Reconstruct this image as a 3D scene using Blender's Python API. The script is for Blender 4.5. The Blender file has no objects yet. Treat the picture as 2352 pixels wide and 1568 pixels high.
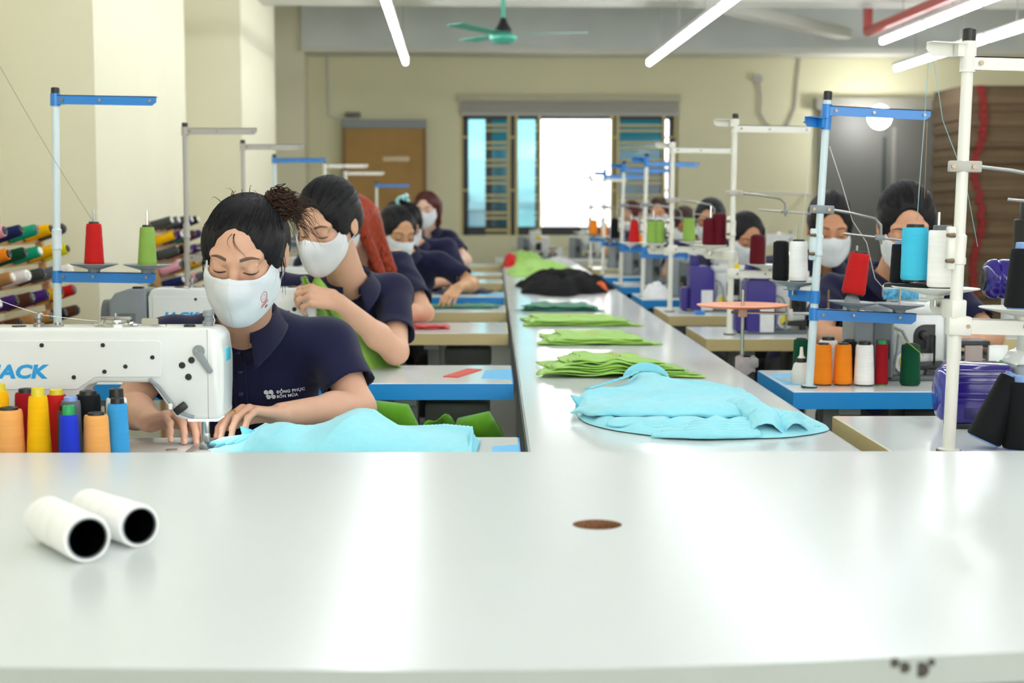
import bpy, bmesh, math, random
import numpy as np
import openvdb
from mathutils import Vector, Matrix, Euler

random.seed(7)
S = bpy.context.scene
COL = S.collection

# ------------------------------------------------------------------ camera, world, exposure
cam_data = bpy.data.cameras.new('camera')
cam = bpy.data.objects.new('camera', cam_data)
COL.objects.link(cam)
cam.location = (0, 0, 1.24)
cam.rotation_euler = (math.radians(90 - 4.932), 0, math.radians(-0.638))
cam_data.sensor_width = 36
cam_data.lens = 53.57
cam_data.clip_start = 0.05
cam_data.dof.use_dof = True
cam_data.dof.focus_distance = 3.35
cam_data.dof.aperture_fstop = 4.5
S.camera = cam

world = bpy.data.worlds.new('daylight')
S.world = world
world.use_nodes = True
bg = world.node_tree.nodes['Background']
bg.inputs[0].default_value = (0.96, 0.97, 1.0, 1)
bg.inputs[1].default_value = 3.0

S.view_settings.view_transform = 'Standard'
S.view_settings.look = 'None'
S.view_settings.gamma = 1
S.view_settings.use_curve_mapping = False
S.view_settings.exposure = 1.06
S.cycles.use_denoising = True
S.cycles.diffuse_bounces = 5
S.cycles.caustics_reflective = False
S.cycles.caustics_refractive = False
TUBE_POWER = 16.0
BUILDING_YAW = math.radians(1.5)      # the room stands 1.5 degrees askew to the table rows

# ------------------------------------------------------------------ materials
def lin(h):
    h = h.lstrip('#')
    v = [int(h[i:i + 2], 16) / 255 for i in (0, 2, 4)]
    return tuple(c / 12.92 if c <= 0.04045 else ((c + 0.055) / 1.055) ** 2.4 for c in v) + (1,)

MATS = {}
def mat(name, col='#ffffff', rough=0.5, metal=0.0, spec=0.5, noise=0.0, nscale=20.0, bump=0.0, bscale=200.0,
        coat=0.0, emit=None, estr=0.0, trans=0.0, sheen=0.0, sss=0.0, stretch=None):
    if name in MATS:
        return MATS[name]
    m = bpy.data.materials.new(name)
    m.use_nodes = True
    nt = m.node_tree
    b = nt.nodes['Principled BSDF']
    c = lin(col) if isinstance(col, str) else col
    b.inputs['Base Color'].default_value = c
    b.inputs['Roughness'].default_value = rough
    b.inputs['Metallic'].default_value = metal
    b.inputs['Specular IOR Level'].default_value = spec
    b.inputs['Coat Weight'].default_value = coat
    b.inputs['Coat Roughness'].default_value = 0.08
    if sheen:
        b.inputs['Sheen Weight'].default_value = sheen
        b.inputs['Sheen Roughness'].default_value = 0.5
    if sss:
        b.inputs['Subsurface Weight'].default_value = sss
        b.inputs['Subsurface Radius'].default_value = (0.012, 0.005, 0.003)
        b.inputs['Subsurface Scale'].default_value = 0.6
    if emit:
        b.inputs['Emission Color'].default_value = lin(emit)
        b.inputs['Emission Strength'].default_value = estr
    if noise or bump:
        tc = nt.nodes.new('ShaderNodeTexCoord')
        src = tc.outputs['Object']
        if stretch:
            mp = nt.nodes.new('ShaderNodeMapping')
            mp.inputs['Scale'].default_value = stretch
            nt.links.new(src, mp.inputs[0])
            src = mp.outputs[0]
    if noise:
        n = nt.nodes.new('ShaderNodeTexNoise')
        n.inputs['Scale'].default_value = nscale
        n.inputs['Detail'].default_value = 5
        nt.links.new(src, n.inputs['Vector'])
        r = nt.nodes.new('ShaderNodeValToRGB')
        r.color_ramp.elements[0].position = 0.3
        r.color_ramp.elements[1].position = 0.7
        r.color_ramp.elements[0].color = tuple(max(0, x * (1 - noise)) for x in c[:3]) + (1,)
        r.color_ramp.elements[1].color = tuple(min(1, x * (1 + noise * 0.6)) for x in c[:3]) + (1,)
        nt.links.new(n.outputs[0], r.inputs[0])
        nt.links.new(r.outputs[0], b.inputs['Base Color'])
    if bump:
        n2 = nt.nodes.new('ShaderNodeTexNoise')
        n2.inputs['Scale'].default_value = bscale
        n2.inputs['Detail'].default_value = 3
        nt.links.new(src, n2.inputs['Vector'])
        bp = nt.nodes.new('ShaderNodeBump')
        bp.inputs['Strength'].default_value = bump
        bp.inputs['Distance'].default_value = 0.002
        nt.links.new(n2.outputs[0], bp.inputs['Height'])
        nt.links.new(bp.outputs[0], b.inputs['Normal'])
    MATS[name] = m
    return m

def winding(name, col):
    """wound thread: fine horizontal rings in colour and relief"""
    if name in MATS:
        return MATS[name]
    m = mat(name, col, rough=0.65, spec=0.12, sheen=0.03)
    nt = m.node_tree
    b = nt.nodes['Principled BSDF']
    tc = nt.nodes.new('ShaderNodeTexCoord')
    w = nt.nodes.new('ShaderNodeTexWave')
    w.wave_type = 'BANDS'; w.bands_direction = 'Z'
    w.inputs['Scale'].default_value = 260
    w.inputs['Distortion'].default_value = 1.5
    nt.links.new(tc.outputs['Object'], w.inputs['Vector'])
    bp = nt.nodes.new('ShaderNodeBump')
    bp.inputs['Strength'].default_value = 0.15
    bp.inputs['Distance'].default_value = 0.0006
    nt.links.new(w.outputs['Fac'], bp.inputs['Height'])
    nt.links.new(bp.outputs[0], b.inputs['Normal'])
    c = lin(col)
    n = nt.nodes.new('ShaderNodeTexNoise')
    n.inputs['Scale'].default_value = 30
    mp = nt.nodes.new('ShaderNodeMapping')
    mp.inputs['Scale'].default_value = (0.2, 0.2, 4)
    nt.links.new(tc.outputs['Object'], mp.inputs[0])
    nt.links.new(mp.outputs[0], n.inputs['Vector'])
    r = nt.nodes.new('ShaderNodeValToRGB')
    r.color_ramp.elements[0].color = tuple(x * 0.86 for x in c[:3]) + (1,)
    r.color_ramp.elements[1].color = tuple(min(1, x * 1.08) for x in c[:3]) + (1,)
    nt.links.new(n.outputs[0], r.inputs[0])
    nt.links.new(r.outputs[0], b.inputs['Base Color'])
    return m

# ------------------------------------------------------------------ mesh helpers
class MB:
    """collects simple solids; build() links them as one mesh object"""
    def __init__(s):
        s.v = []; s.f = []
    def add(s, verts, faces, M=None):
        o = len(s.v)
        if M is not None:
            verts = [M @ Vector(v) for v in verts]
        s.v += [tuple(v) for v in verts]
        s.f += [tuple(i + o for i in f) for f in faces]
        return s
    def box(s, c, d, M=None):
        x, y, z = c; a, b, h = d[0] / 2, d[1] / 2, d[2] / 2
        vs = [(x + i * a, y + j * b, z + k * h) for i in (-1, 1) for j in (-1, 1) for k in (-1, 1)]
        return s.add(vs, [(0, 1, 3, 2), (4, 6, 7, 5), (0, 4, 5, 1), (2, 3, 7, 6), (0, 2, 6, 4), (1, 5, 7, 3)], M)
    def b2(s, lo, hi, M=None):
        return s.box([(lo[i] + hi[i]) / 2 for i in range(3)], [abs(hi[i] - lo[i]) for i in range(3)], M)
    def rbox(s, c, d, r=0.005, seg=2, M=None):
        bm = bmesh.new()
        bmesh.ops.create_cube(bm, size=1)
        for v in bm.verts:
            v.co = Vector((c[0] + v.co.x * d[0], c[1] + v.co.y * d[1], c[2] + v.co.z * d[2]))
        bmesh.ops.bevel(bm, geom=bm.edges[:], offset=min(r, min(d) * 0.45), segments=seg, affect='EDGES', profile=0.5)
        return s.bm(bm, M)
    def bm(s, bm, M=None):
        bm.verts.index_update()
        vs = [v.co.copy() for v in bm.verts]
        fs = [[v.index for v in f.verts] for f in bm.faces]
        bm.free()
        return s.add(vs, fs, M)
    def tube(s, pts, r, n=8, caps=True, M=None):
        pts = [Vector(p) for p in pts]
        rs = r if isinstance(r, (list, tuple)) else [r] * len(pts)
        vs, fs = [], []
        up = None
        for i, p in enumerate(pts):
            t = (pts[min(i + 1, len(pts) - 1)] - pts[max(i - 1, 0)])
            if t.length < 1e-9:
                t = Vector((0, 0, 1))
            t.normalize()
            if up is None:
                up = Vector((0, 0, 1)) if abs(t.z) < 0.9 else Vector((1, 0, 0))
            a = t.cross(up)
            if a.length < 1e-6:
                a = t.cross(Vector((0.3, 0.9, 0.2)))
            a.normalize(); b = a.cross(t).normalized(); up = b
            for k in range(n):
                q = 2 * math.pi * k / n
                vs.append(p + a * math.cos(q) * rs[i] + b * math.sin(q) * rs[i])
        for i in range(len(pts) - 1):
            for k in range(n):
                k2 = (k + 1) % n
                fs.append((i * n + k, i * n + k2, (i + 1) * n + k2, (i + 1) * n + k))
        if caps:
            fs.append(tuple(range(n - 1, -1, -1)))
            fs.append(tuple((len(pts) - 1) * n + k for k in range(n)))
        return s.add(vs, fs, M)
    def cyl(s, p0, p1, r0, r1=None, n=16, M=None):
        return s.tube([p0, p1], [r0, r0 if r1 is None else r1], n, True, M)
    def lathe(s, prof, n=24, M=None, o=(0, 0, 0), caps=True):
        vs, fs = [], []
        for r, z in prof:
            for k in range(n):
                q = 2 * math.pi * k / n
                vs.append((o[0] + r * math.cos(q), o[1] + r * math.sin(q), o[2] + z))
        for i in range(len(prof) - 1):
            for k in range(n):
                k2 = (k + 1) % n
                fs.append((i * n + k, i * n + k2, (i + 1) * n + k2, (i + 1) * n + k))
        if caps and prof[0][0] > 1e-5: fs.append(tuple(range(n - 1, -1, -1)))
        if caps and prof[-1][0] > 1e-5: fs.append(tuple((len(prof) - 1) * n + k for k in range(n)))
        return s.add(vs, fs, M)
    def prism(s, out, d0, d1, axis='y', bevel=0.0, seg=2, M=None):
        """extrude a closed 2-D outline; axis y: outline is (x, z); axis z: (x, y); axis x: (y, z)"""
        def pt(u, v, d):
            return {'y': (u, d, v), 'z': (u, v, d), 'x': (d, u, v)}[axis]
        bm = bmesh.new()
        a = [bm.verts.new(pt(u, v, d0)) for u, v in out]
        b = [bm.verts.new(pt(u, v, d1)) for u, v in out]
        n = len(out)
        bm.faces.new(a); bm.faces.new(b[::-1])
        for i in range(n):
            bm.faces.new((a[i], b[i], b[(i + 1) % n], a[(i + 1) % n]))
        bmesh.ops.recalc_face_normals(bm, faces=bm.faces[:])
        if bevel:
            es = [e for e in bm.edges if (e.verts[0] in a and e.verts[1] in a) or (e.verts[0] in b and e.verts[1] in b)]
            bmesh.ops.bevel(bm, geom=es, offset=bevel, segments=seg, affect='EDGES', profile=0.5)
        return s.bm(bm, M)
    def grid(s, fn, nu, nv, thick=0.0, M=None):
        """surface fn(u, v), u and v in 0..1; thick > 0 gives it a back and rim"""
        P = [[Vector(fn(i / (nu - 1), j / (nv - 1))) for j in range(nv)] for i in range(nu)]
        vs = [P[i][j] for i in range(nu) for j in range(nv)]
        fs = [(i * nv + j, (i + 1) * nv + j, (i + 1) * nv + j + 1, i * nv + j + 1) for i in range(nu - 1) for j in range(nv - 1)]
        if thick:
            N = []
            for i in range(nu):
                for j in range(nv):
                    du = P[min(i + 1, nu - 1)][j] - P[max(i - 1, 0)][j]
                    dv = P[i][min(j + 1, nv - 1)] - P[i][max(j - 1, 0)]
                    q = du.cross(dv)
                    N.append(q.normalized() if q.length > 1e-12 else Vector((0, 0, 1)))
            m = len(vs)
            vs = vs + [vs[k] - N[k] * thick for k in range(m)]
            fs = fs + [tuple(x + m for x in f[::-1]) for f in fs]
            rim = [i * nv for i in range(nu)] + [(nu - 1) * nv + j for j in range(1, nv)] + \
                  [i * nv + nv - 1 for i in range(nu - 2, -1, -1)] + [j for j in range(nv - 2, 0, -1)]
            for k in range(len(rim)):
                a, b = rim[k], rim[(k + 1) % len(rim)]
                fs.append((b, a, a + m, b + m))
        return s.add(vs, fs, M)
    def build(s, name, material, parent=None, smooth=35):
        me = bpy.data.meshes.new(name)
        me.from_pydata(s.v, [], s.f)
        return link(name, me, material, parent, smooth)

def link(name, me, material, parent=None, smooth=35):
    me.validate()
    me.update()
    if smooth:
        me.shade_smooth()
        if smooth < 180:
            me.set_sharp_from_angle(angle=math.radians(smooth))
    if material is not None and not me.materials:
        me.materials.append(material)
    o = bpy.data.objects.new(name, me)
    COL.objects.link(o)
    if parent is not None:
        o.parent = parent
    return o

def tag(o, label, cat, group=None):
    o['label'] = label; o['category'] = cat
    if group: o['group'] = group
    return o

def thing(name, label, cat, loc=(0, 0, 0), rz=0.0, group=None):
    o = bpy.data.objects.new(name, None)
    o.empty_display_size = 0.05
    COL.objects.link(o)
    o.location = loc; o.rotation_euler = (0, 0, rz)
    return tag(o, label, cat, group)

def struct(name, mb, m, smooth=35, yaw=True, parent=None):
    o = mb.build(name, m, parent, smooth)
    o['kind'] = 'structure'
    if yaw and parent is None: o.rotation_euler.z = BUILDING_YAW
    return o

def dup(root, loc=None, rz=None, label=None, group=None, remat=None):
    """a copy of a thing with copies of its parts and sub-parts; remat swaps materials per copy"""
    def cp(o, par):
        c = o.copy()
        if remat and o.type == 'MESH' and o.data.materials and o.data.materials[0].name in remat:
            c.data = o.data.copy()
            c.data.materials[0] = remat[o.data.materials[0].name]
        COL.objects.link(c)
        c.parent = par
        for ch in list(o.children):
            cp(ch, c)
        return c
    r = cp(root, None)
    if loc is not None: r.location = loc
    if rz is not None: r.rotation_euler = (0, 0, rz)
    if label: r['label'] = label
    if group: r['group'] = group
    return r

def RM(rx=0, ry=0, rz=0, t=(0, 0, 0)):
    return Matrix.Translation(t) @ Euler((math.radians(rx), math.radians(ry), math.radians(rz))).to_matrix().to_4x4()

def text_mesh(name, body, size, material, parent, M, shear=0.0, bold=0.0, depth=0.0004, spacing=1.0, sx=1.0):
    cu = bpy.data.curves.new(name, 'FONT')
    cu.body = body; cu.size = size; cu.shear = shear; cu.offset = bold; cu.extrude = depth
    cu.space_character = spacing; cu.resolution_u = 3
    tmp = bpy.data.objects.new(name + '_tmp', cu)
    COL.objects.link(tmp)
    dg = bpy.context.evaluated_depsgraph_get()
    me = bpy.data.meshes.new_from_object(tmp.evaluated_get(dg))
    bpy.data.objects.remove(tmp)
    me.materials.clear()
    me.transform(M @ Matrix.Diagonal((sx, 1, 1, 1)))
    return link(name, me, material, parent, 0)

# lettering that faces the camera side (-y): local x -> world x, local y -> world z
FACE = Matrix(((1, 0, 0, 0), (0, 0, -1, 0), (0, 1, 0, 0), (0, 0, 0, 1)))

M_WHITE = mat('white_laminate', '#dde2e1', rough=0.16, spec=0.5, noise=0.03, nscale=3)
M_TAN = mat('tan_edge_band', '#c6b582', rough=0.4, noise=0.06, nscale=6)
M_BLUE = mat('blue_edge_band', '#108fdc', rough=0.35)
M_BLUEMETAL = mat('blue_painted_metal', '#1d7fd0', rough=0.3, spec=0.6)
M_PALE = mat('pale_blue_tube', '#cfdfe4', rough=0.3)
M_IVORY = mat('ivory_plastic', '#e3e2d9', rough=0.35)
M_GREYMETAL = mat('grey_painted_metal', '#b1afa8', rough=0.35)
M_LEG = mat('grey_leg_paint', '#8d9390', rough=0.45)
M_BLACK = mat('black_plastic', '#151515', rough=0.4)
M_DARK = mat('dark_metal', '#2a2b2c', rough=0.4, metal=0.3)
M_CHROME = mat('chrome', '#c8c8c6', rough=0.18, metal=1.0)
M_SCREW = mat('screw_brass', '#8f8068', rough=0.35, metal=0.9)
M_STEEL = mat('brushed_steel', '#9a9995', rough=0.35, metal=0.8)
M_MACHINE = mat('machine_white_enamel', '#dcdfdd', rough=0.22, spec=0.5, coat=0.2)
M_GREYPL = mat('grey_plastic', '#858c90', rough=0.42)
M_GREYDK = mat('dark_grey_plastic', '#5c6468', rough=0.45)
M_PURPLE = mat('purple_enamel', '#231075', rough=0.18, coat=0.4)
M_PURPLE2 = mat('purple_plastic', '#3a2f86', rough=0.4)
M_YELLOW = mat('yellow_sticker', '#e8d21a', rough=0.5)
M_PAPER = mat('label_paper', '#dfdfe0', rough=0.6, noise=0.08, nscale=40)
M_LOGO = mat('logo_blue', '#1796d6', rough=0.4)
M_SAUCER = mat('grey_saucer', '#8c9294', rough=0.4)
M_STICK = mat('sky_blue_sticker', '#63bdf0', rough=0.4)
# ------------------------------------------------------------------ the room
M_WALL = mat('cream_wall_paint', '#e2deC4', rough=0.7, noise=0.03, nscale=1.5, bump=0.05, bscale=60)
M_WALLB = mat('back_wall_paint', '#e0dcba', rough=0.7, noise=0.03, nscale=1.2, bump=0.05, bscale=60)
M_CEIL = mat('grey_concrete', '#d6dad8', rough=0.85, noise=0.09, nscale=1.6, bump=0.3, bscale=12)
M_FLOOR = mat('floor_tile', '#8b8a84', rough=0.35, noise=0.08, nscale=4)
M_BEAM = mat('beam_trim_paint', '#d6d6cd', rough=0.6)
M_FRAME = mat('black_window_frame', '#1d1f20', rough=0.4)
M_BAR = mat('cream_window_bar', '#cdbe84', rough=0.5)
M_DOOR = mat('grey_rolling_door', '#64645f', rough=0.5, noise=0.04, nscale=2)

XL, XR, YB, YF, ZC = -1.513, 6.4, 16.0, -4.5, 3.35

f = MB()
f.b2((XL - 0.7, YF, -0.1), (XR, YB + 0.3, 0)); struct('floor', f, M_FLOOR)
c = MB()
c.b2((XL - 0.7, YF, ZC), (XR, YB + 0.3, ZC + 0.15)); struct('ceiling', c, M_CEIL)

# left wall: recessed bays between wide piers
w = MB()
w.b2((XL - 0.62, YF, 0), (XL - 0.4, YB, ZC))
for y0, y1 in ((YF, -4.4), (-2.4, -0.2), (2.08, 4.25), (6.54, 8.72), (11.0, 13.05), (15.6, YB)):
    w.b2((XL - 0.4, y0, 0), (XL, y1, ZC))
struct('wall_left', w, M_WALL)

# back wall with the window opening
WX0, WX1, WZ0, WZ1 = 0.055, 2.34, 0.975, 2.235
w = MB()
w.b2((XL - 0.6, YB, 0), (WX0, YB + 0.22, ZC))
w.b2((WX1, YB, 0), (XR, YB + 0.22, ZC))
w.b2((WX0, YB, 0), (WX1, YB + 0.22, WZ0))
w.b2((WX0, YB, WZ1), (WX1, YB + 0.22, ZC))
struct('wall_back', w, M_WALLB)
w = MB(); w.b2((XR, YF, 0), (XR + 0.15, YB + 0.2, ZC)); struct('wall_right', w, M_WALL)
w = MB()
w.b2((XL - 0.6, YF - 0.15, 0), (XR, YF, 0.85)); w.b2((XL - 0.6, YF - 0.15, 2.85), (XR, YF, ZC))
for a, b in ((XL - 0.6, -1.4), (0.9, 1.2), (3.5, 3.8), (6.1, XR)):
    w.b2((a, YF - 0.15, 0.85), (b, YF, 2.85))
struct('wall_front', w, M_WALL)  # unseen wall behind the camera; openings widened to add frontal fill light

# concrete beams: one against the back wall, one mid room, each with a pale bottom strip
for i, (y0, y1, z0) in enumerate(((15.55, 15.99, 2.83), (11.95, 12.3, 2.86), (7.4, 7.75, 2.86), (2.9, 3.25, 2.86), (-1.6, -1.25, 2.86))):
    m = MB(); m.b2((XL - 0.02, y0, z0 + 0.04), (XR - 0.01, y1, ZC - 0.005)); b = struct('trim_%d' % (2 * i + 1), m, M_CEIL)
    m = MB(); m.b2((XL - 0.02, y0 - 0.03, z0 - 0.01), (XR - 0.01, y1 - 0.002, z0 + 0.045)); struct('trim_%d' % (2 * i + 2), m, M_BEAM)

# diagonal duct under the ceiling
m = MB(); m.rbox((0, 0, 0), (0.16, 2.6, 0.1), 0.01, M=RM(0, 0, -38, (3.0, 13.9, 2.95)))
o = m.build('cable_duct', M_BEAM); o.rotation_euler.z = BUILDING_YAW
tag(o, 'pale boxed cable duct running diagonally under grey ceiling', 'duct')

# window_1: frame, sashes of tinted glass, burglar bars, roller blind
GL = bpy.data.materials.new('tinted_glass')
GL.use_nodes = True
nt = GL.node_tree
for n in list(nt.nodes): nt.nodes.remove(n)
out = nt.nodes.new('ShaderNodeOutputMaterial'); tr = nt.nodes.new('ShaderNodeBsdfTransparent'); gl = nt.nodes.new('ShaderNodeBsdfGlossy')
mx = nt.nodes.new('ShaderNodeMixShader'); mx.inputs[0].default_value = 0.03
tr.inputs[0].default_value = (0.012, 0.14, 0.16, 1); gl.inputs[1].default_value = 0.05
nt.links.new(tr.outputs[0], mx.inputs[1]); nt.links.new(gl.outputs[0], mx.inputs[2]); nt.links.new(mx.outputs[0], out.inputs[0])
GC = GL.copy(); GC.name = 'clear_glass'
[n for n in GC.node_tree.nodes if n.type == 'BSDF_TRANSPARENT'][0].inputs[0].default_value = (0.30, 0.48, 0.50, 1)

m = MB()
for a, b in ((WX0, WX0 + 0.09), (WX1 - 0.09, WX1)):
    m.b2((a, YB + 0.06, WZ0), (b, YB + 0.15, WZ1))
m.b2((WX0, YB + 0.06, WZ0), (WX1, YB + 0.15, WZ0 + 0.09)); m.b2((WX0, YB + 0.06, WZ1 - 0.05), (WX1, YB + 0.15, WZ1))
win = struct('window_1', m, M_FRAME)
def wpart(name, mb, mt): return mb.build(name, mt, win)
def px(x): return WX0 + (x - 1058) / 500 * (WX1 - WX0)
for x0, x1, name, mt in ((1116, 1131, 'sash_stile', M_FRAME), (1172, 1186, 'sash_stile', M_FRAME), (1231, 1241, 'sash_stile', M_FRAME),
                         (1405, 1422, 'sash_stile', M_FRAME), (1521, 1530, 'sash_stile', M_FRAME)):
    m = MB(); m.b2((px(x0), YB + 0.05, WZ0 + 0.05), (px(x1), YB + 0.12, WZ1)); wpart(name, m, mt)
for x0, x1, mt in ((1076, 1117, GC), (1130, 1174, GL), (1185, 1232, GC), (1421, 1523, GL)):
    m = MB(); m.b2((px(x0), YB + 0.085, WZ0 + 0.08), (px(x1), YB + 0.092, WZ1)); wpart('pane', m, mt)
for x in (1061, 1170, 1187, 1240, 1406, 1419, 1525, 1552):
    m = MB(); m.b2((px(x) - 0.016, YB + 0.012, WZ0 - 0.01), (px(x) + 0.016, YB + 0.032, WZ1)); wpart('upright_bar', m, M_BAR)
for k in range(7):
    for dz in (0.0, 0.055):
        z = WZ1 - 0.115 - dz - k * 0.182
        for x0, x1 in ((1116, 1174), (1231, 1241), (1420, 1526)):
            m = MB(); m.b2((px(x0), YB + 0.012, z - 0.013), (px(x1), YB + 0.03, z + 0.013)); wpart('cross_bar', m, M_BAR)
for z in (WZ1 - 0.24, WZ1 - 0.79):
    for x0, x1 in ((1061, 1076), (1170, 1187), (1406, 1421), (1525, 1553)):
        m = MB(); m.b2((px(x0), YB + 0.012, z - 0.01), (px(x1), YB + 0.03, z + 0.01)); wpart('cross_bar', m, M_BAR)
m = MB(); m.b2((WX0 - 0.03, YB - 0.06, WZ1 + 0.13), (WX1 + 0.01, YB, WZ1 + 0.205)); wpart('blind_cassette', m, mat('blind_cassette', '#b9b59a', rough=0.5))
m = MB(); m.b2((WX0, YB - 0.03, WZ1), (WX1, YB - 0.022, WZ1 + 0.14)); wpart('blind_fabric', m, mat('blind_grey', '#a3a199', rough=0.7))
m = MB(); m.b2((WX0, YB - 0.035, WZ1 - 0.02), (WX1, YB - 0.012, WZ1 + 0.01)); wpart('blind_rail', m, M_GREYMETAL)

# the house across the yard, washed out in the daylight
def out_building():
    t = thing('exterior_house', 'sunlit pale house with balconies seen through the open window', 'building', (0, 0, 0), BUILDING_YAW)
    mw = mat('house_white_render', '#f1efee', rough=0.8); mg = mat('house_grey', '#a5a3a6', rough=0.8); mc = mat('house_teal_panel', '#6fa7b5', rough=0.5)
    m = MB(); m.b2((-3, 26, -6), (9, 27, 2.1)); m.build('facade', mw, t)
    for x, z in ((0.2, 0.4), (1.5, 0.4), (2.9, 0.5), (0.3, -1.2), (2.0, -1.2), (3.1, 1.3)):
        m = MB(); m.b2((x, 25.9, z), (x + 0.6, 26.05, z + 0.8)); m.build('opening', mg, t)
    for z in (0.1, 1.25):
        m = MB(); m.b2((-0.4, 25.3, z), (3.6, 26, z + 0.12)); m.build('balcony', mg if z > 1 else mw, t)
    m = MB(); m.b2((-0.2, 25.8, 0.3), (0.25, 26.02, 1.5)); m.build('shutter', mc, t)
out_building()

# grey sheet door in the back wall, with its head rail
m = MB()
m.b2((3.81, YB - 0.07, 0.0), (4.53, YB - 0.01, 2.28)); m.b2((4.52, YB - 0.10, 0.0), (5.6, YB - 0.04, 2.28))
d = struct('door_1', m, M_DOOR)
m = MB(); m.b2((3.76, YB - 0.13, 2.28), (5.7, YB - 0.01, 2.40)); m.build('door_rail', mat('door_rail_grey', '#8d8b80', rough=0.5), d)
m = MB(); m.b2((4.48, YB - 0.085, 0.6), (4.54, YB - 0.06, 2.0)); m.build('door_pull', mat('door_seam', '#3d4442', rough=0.5), d)
m = MB(); m.b2((4.57, YB - 0.115, 1.45), (4.61, YB - 0.095, 2.1)); m.build('door_handle', mat('door_handle_grey', '#84827c', rough=0.4), d)

# brown board in a grey frame by the corner
t = thing('notice_board', 'brown fibreboard panel with a grey metal top frame near the corner', 'board', (0.19, 0.0, 0), BUILDING_YAW)
mb_ = mat('brown_fibreboard', '#b08a52', rough=0.75, noise=0.08, nscale=5)
m = MB(); m.b2((-1.33, YB - 0.10, 0.3), (-0.50, YB - 0.02, 2.10)); m.build('panel', mb_, t)
m = MB(); m.b2((-1.35, YB - 0.12, 2.08), (-0.48, YB - 0.005, 2.17)); m.build('top_frame', mat('board_frame_grey', '#8a8f90', rough=0.4), t)
for x in (-1.35, -0.52):
    m = MB(); m.b2((x, YB - 0.115, 0.3), (x + 0.035, YB - 0.008, 2.09)); m.build('side_frame', mat('board_side_brown', '#8b6c40', rough=0.6), t)
m = MB(); m.b2((-0.93, YB - 0.102, 1.74), (-0.66, YB - 0.1, 1.79)); m.build('tape', mat('clear_tape', '#cdb385', rough=0.2), t)
m = MB(); m.rbox((-1.24, YB - 0.06, 2.22), (0.16, 0.05, 0.05), 0.01, M=None); m.build('clip', mat('clip_grey', '#6c6c66'), t)

# stack of flat cardboard, with red straps
t = thing('cardboard_stack', 'tall stack of flattened cardboard cartons marked with red stripes', 'cardboard', (4.02, 13.2, 0), BUILDING_YAW)
mcb = [mat('cardboard_%d' % i, c_, rough=0.85, noise=0.1, nscale=6) for i, c_ in enumerate(('#65523a', '#5f4c35', '#6b583f'))]
mred = mat('red_print', '#7f1715', rough=0.7)
z = 0.0; rr = random.Random(3); i = 0
while z < 2.3:
    h = rr.choice((0.035, 0.05, 0.07)); dx = rr.uniform(-0.012, 0.012)
    m = MB(); m.b2((dx, rr.uniform(-0.02, 0.02), z), (1.0 + dx, 0.8, z + h - 0.002)); p = m.build('carton', mcb[i % 3], t)
    if 1 or i % 4:
        sx_ = 0.13 + 0.035 * math.sin(z * 7.0)
        m = MB(); m.b2((dx + sx_, -0.026, z), (dx + sx_ + 0.06, 0.02, z + h - 0.003)); m.build('red_stripe', mred, p)
    z += h; i += 1

# ------------------------------------------------------------------ lamps, fan, pipe
M_TUBE = mat('lit_tube', '#ffffff', emit='#f9fbff', estr=TUBE_POWER)
M_LAMPH = mat('lamp_housing', '#d6dad6', rough=0.4)
def lamp(x, y, z, L=1.2, label=''):
    t = thing('fluorescent_lamp', label, 'lamp', (0, 0, 0), BUILDING_YAW, 'fluorescent tubes hung in rows under the ceiling')
    m = MB(); m.rbox((x, y + L / 2, z + 0.035), (0.06, L - 0.02, 0.03), 0.004); m.build('housing', M_LAMPH, t)
    m = MB(); m.tube([(x, y + 0.03, z), (x, y + L - 0.03, z)], 0.021, 10); m.build('tube', M_TUBE, t)
    for yy in (y + 0.015, y + L - 0.015):
        m = MB(); m.rbox((x, yy, z + 0.008), (0.035, 0.03, 0.05), 0.004); m.build('end_cap', M_LAMPH, t)
    m = MB(); m.tube([(x, y + L / 2, z + 0.05), (x, y + L / 2, ZC)], 0.003, 6); m.build('hanger', M_STEEL, t)
    return t
for row, xr, ends, n, what in ((0, -0.42, 13.3, 13, 'row beside the cream piers'), (1, 1.68, 13.3, 13, 'row above the long table'),
                               (2, 3.95, 13.7, 12, 'row before the grey door')):
    for k in range(n):
        lamp(xr, ends - 1.19 * (k + 1), 2.50, 1.17, 'lit white fluorescent tube lamp in the ' + what)

# red sprinkler pipe with tubes slung below it
m = MB(); m.tube([(3.40, 12.6, 2.93), (3.40, 12.6, 2.70), (3.40, 7.0, 2.70)], 0.040, 10)
o = m.build('sprinkler_pipe', mat('red_pipe_paint', '#a23a30', rough=0.35)); o.rotation_euler.z = BUILDING_YAW
tag(o, 'red painted sprinkler pipe running below the grey ceiling', 'pipe')

for k in range(3):
    lamp(3.47, 12.45 - 1.19 * (k + 1), 2.60, 1.17, 'lit white fluorescent tube lamp slung under the red pipe')

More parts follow.
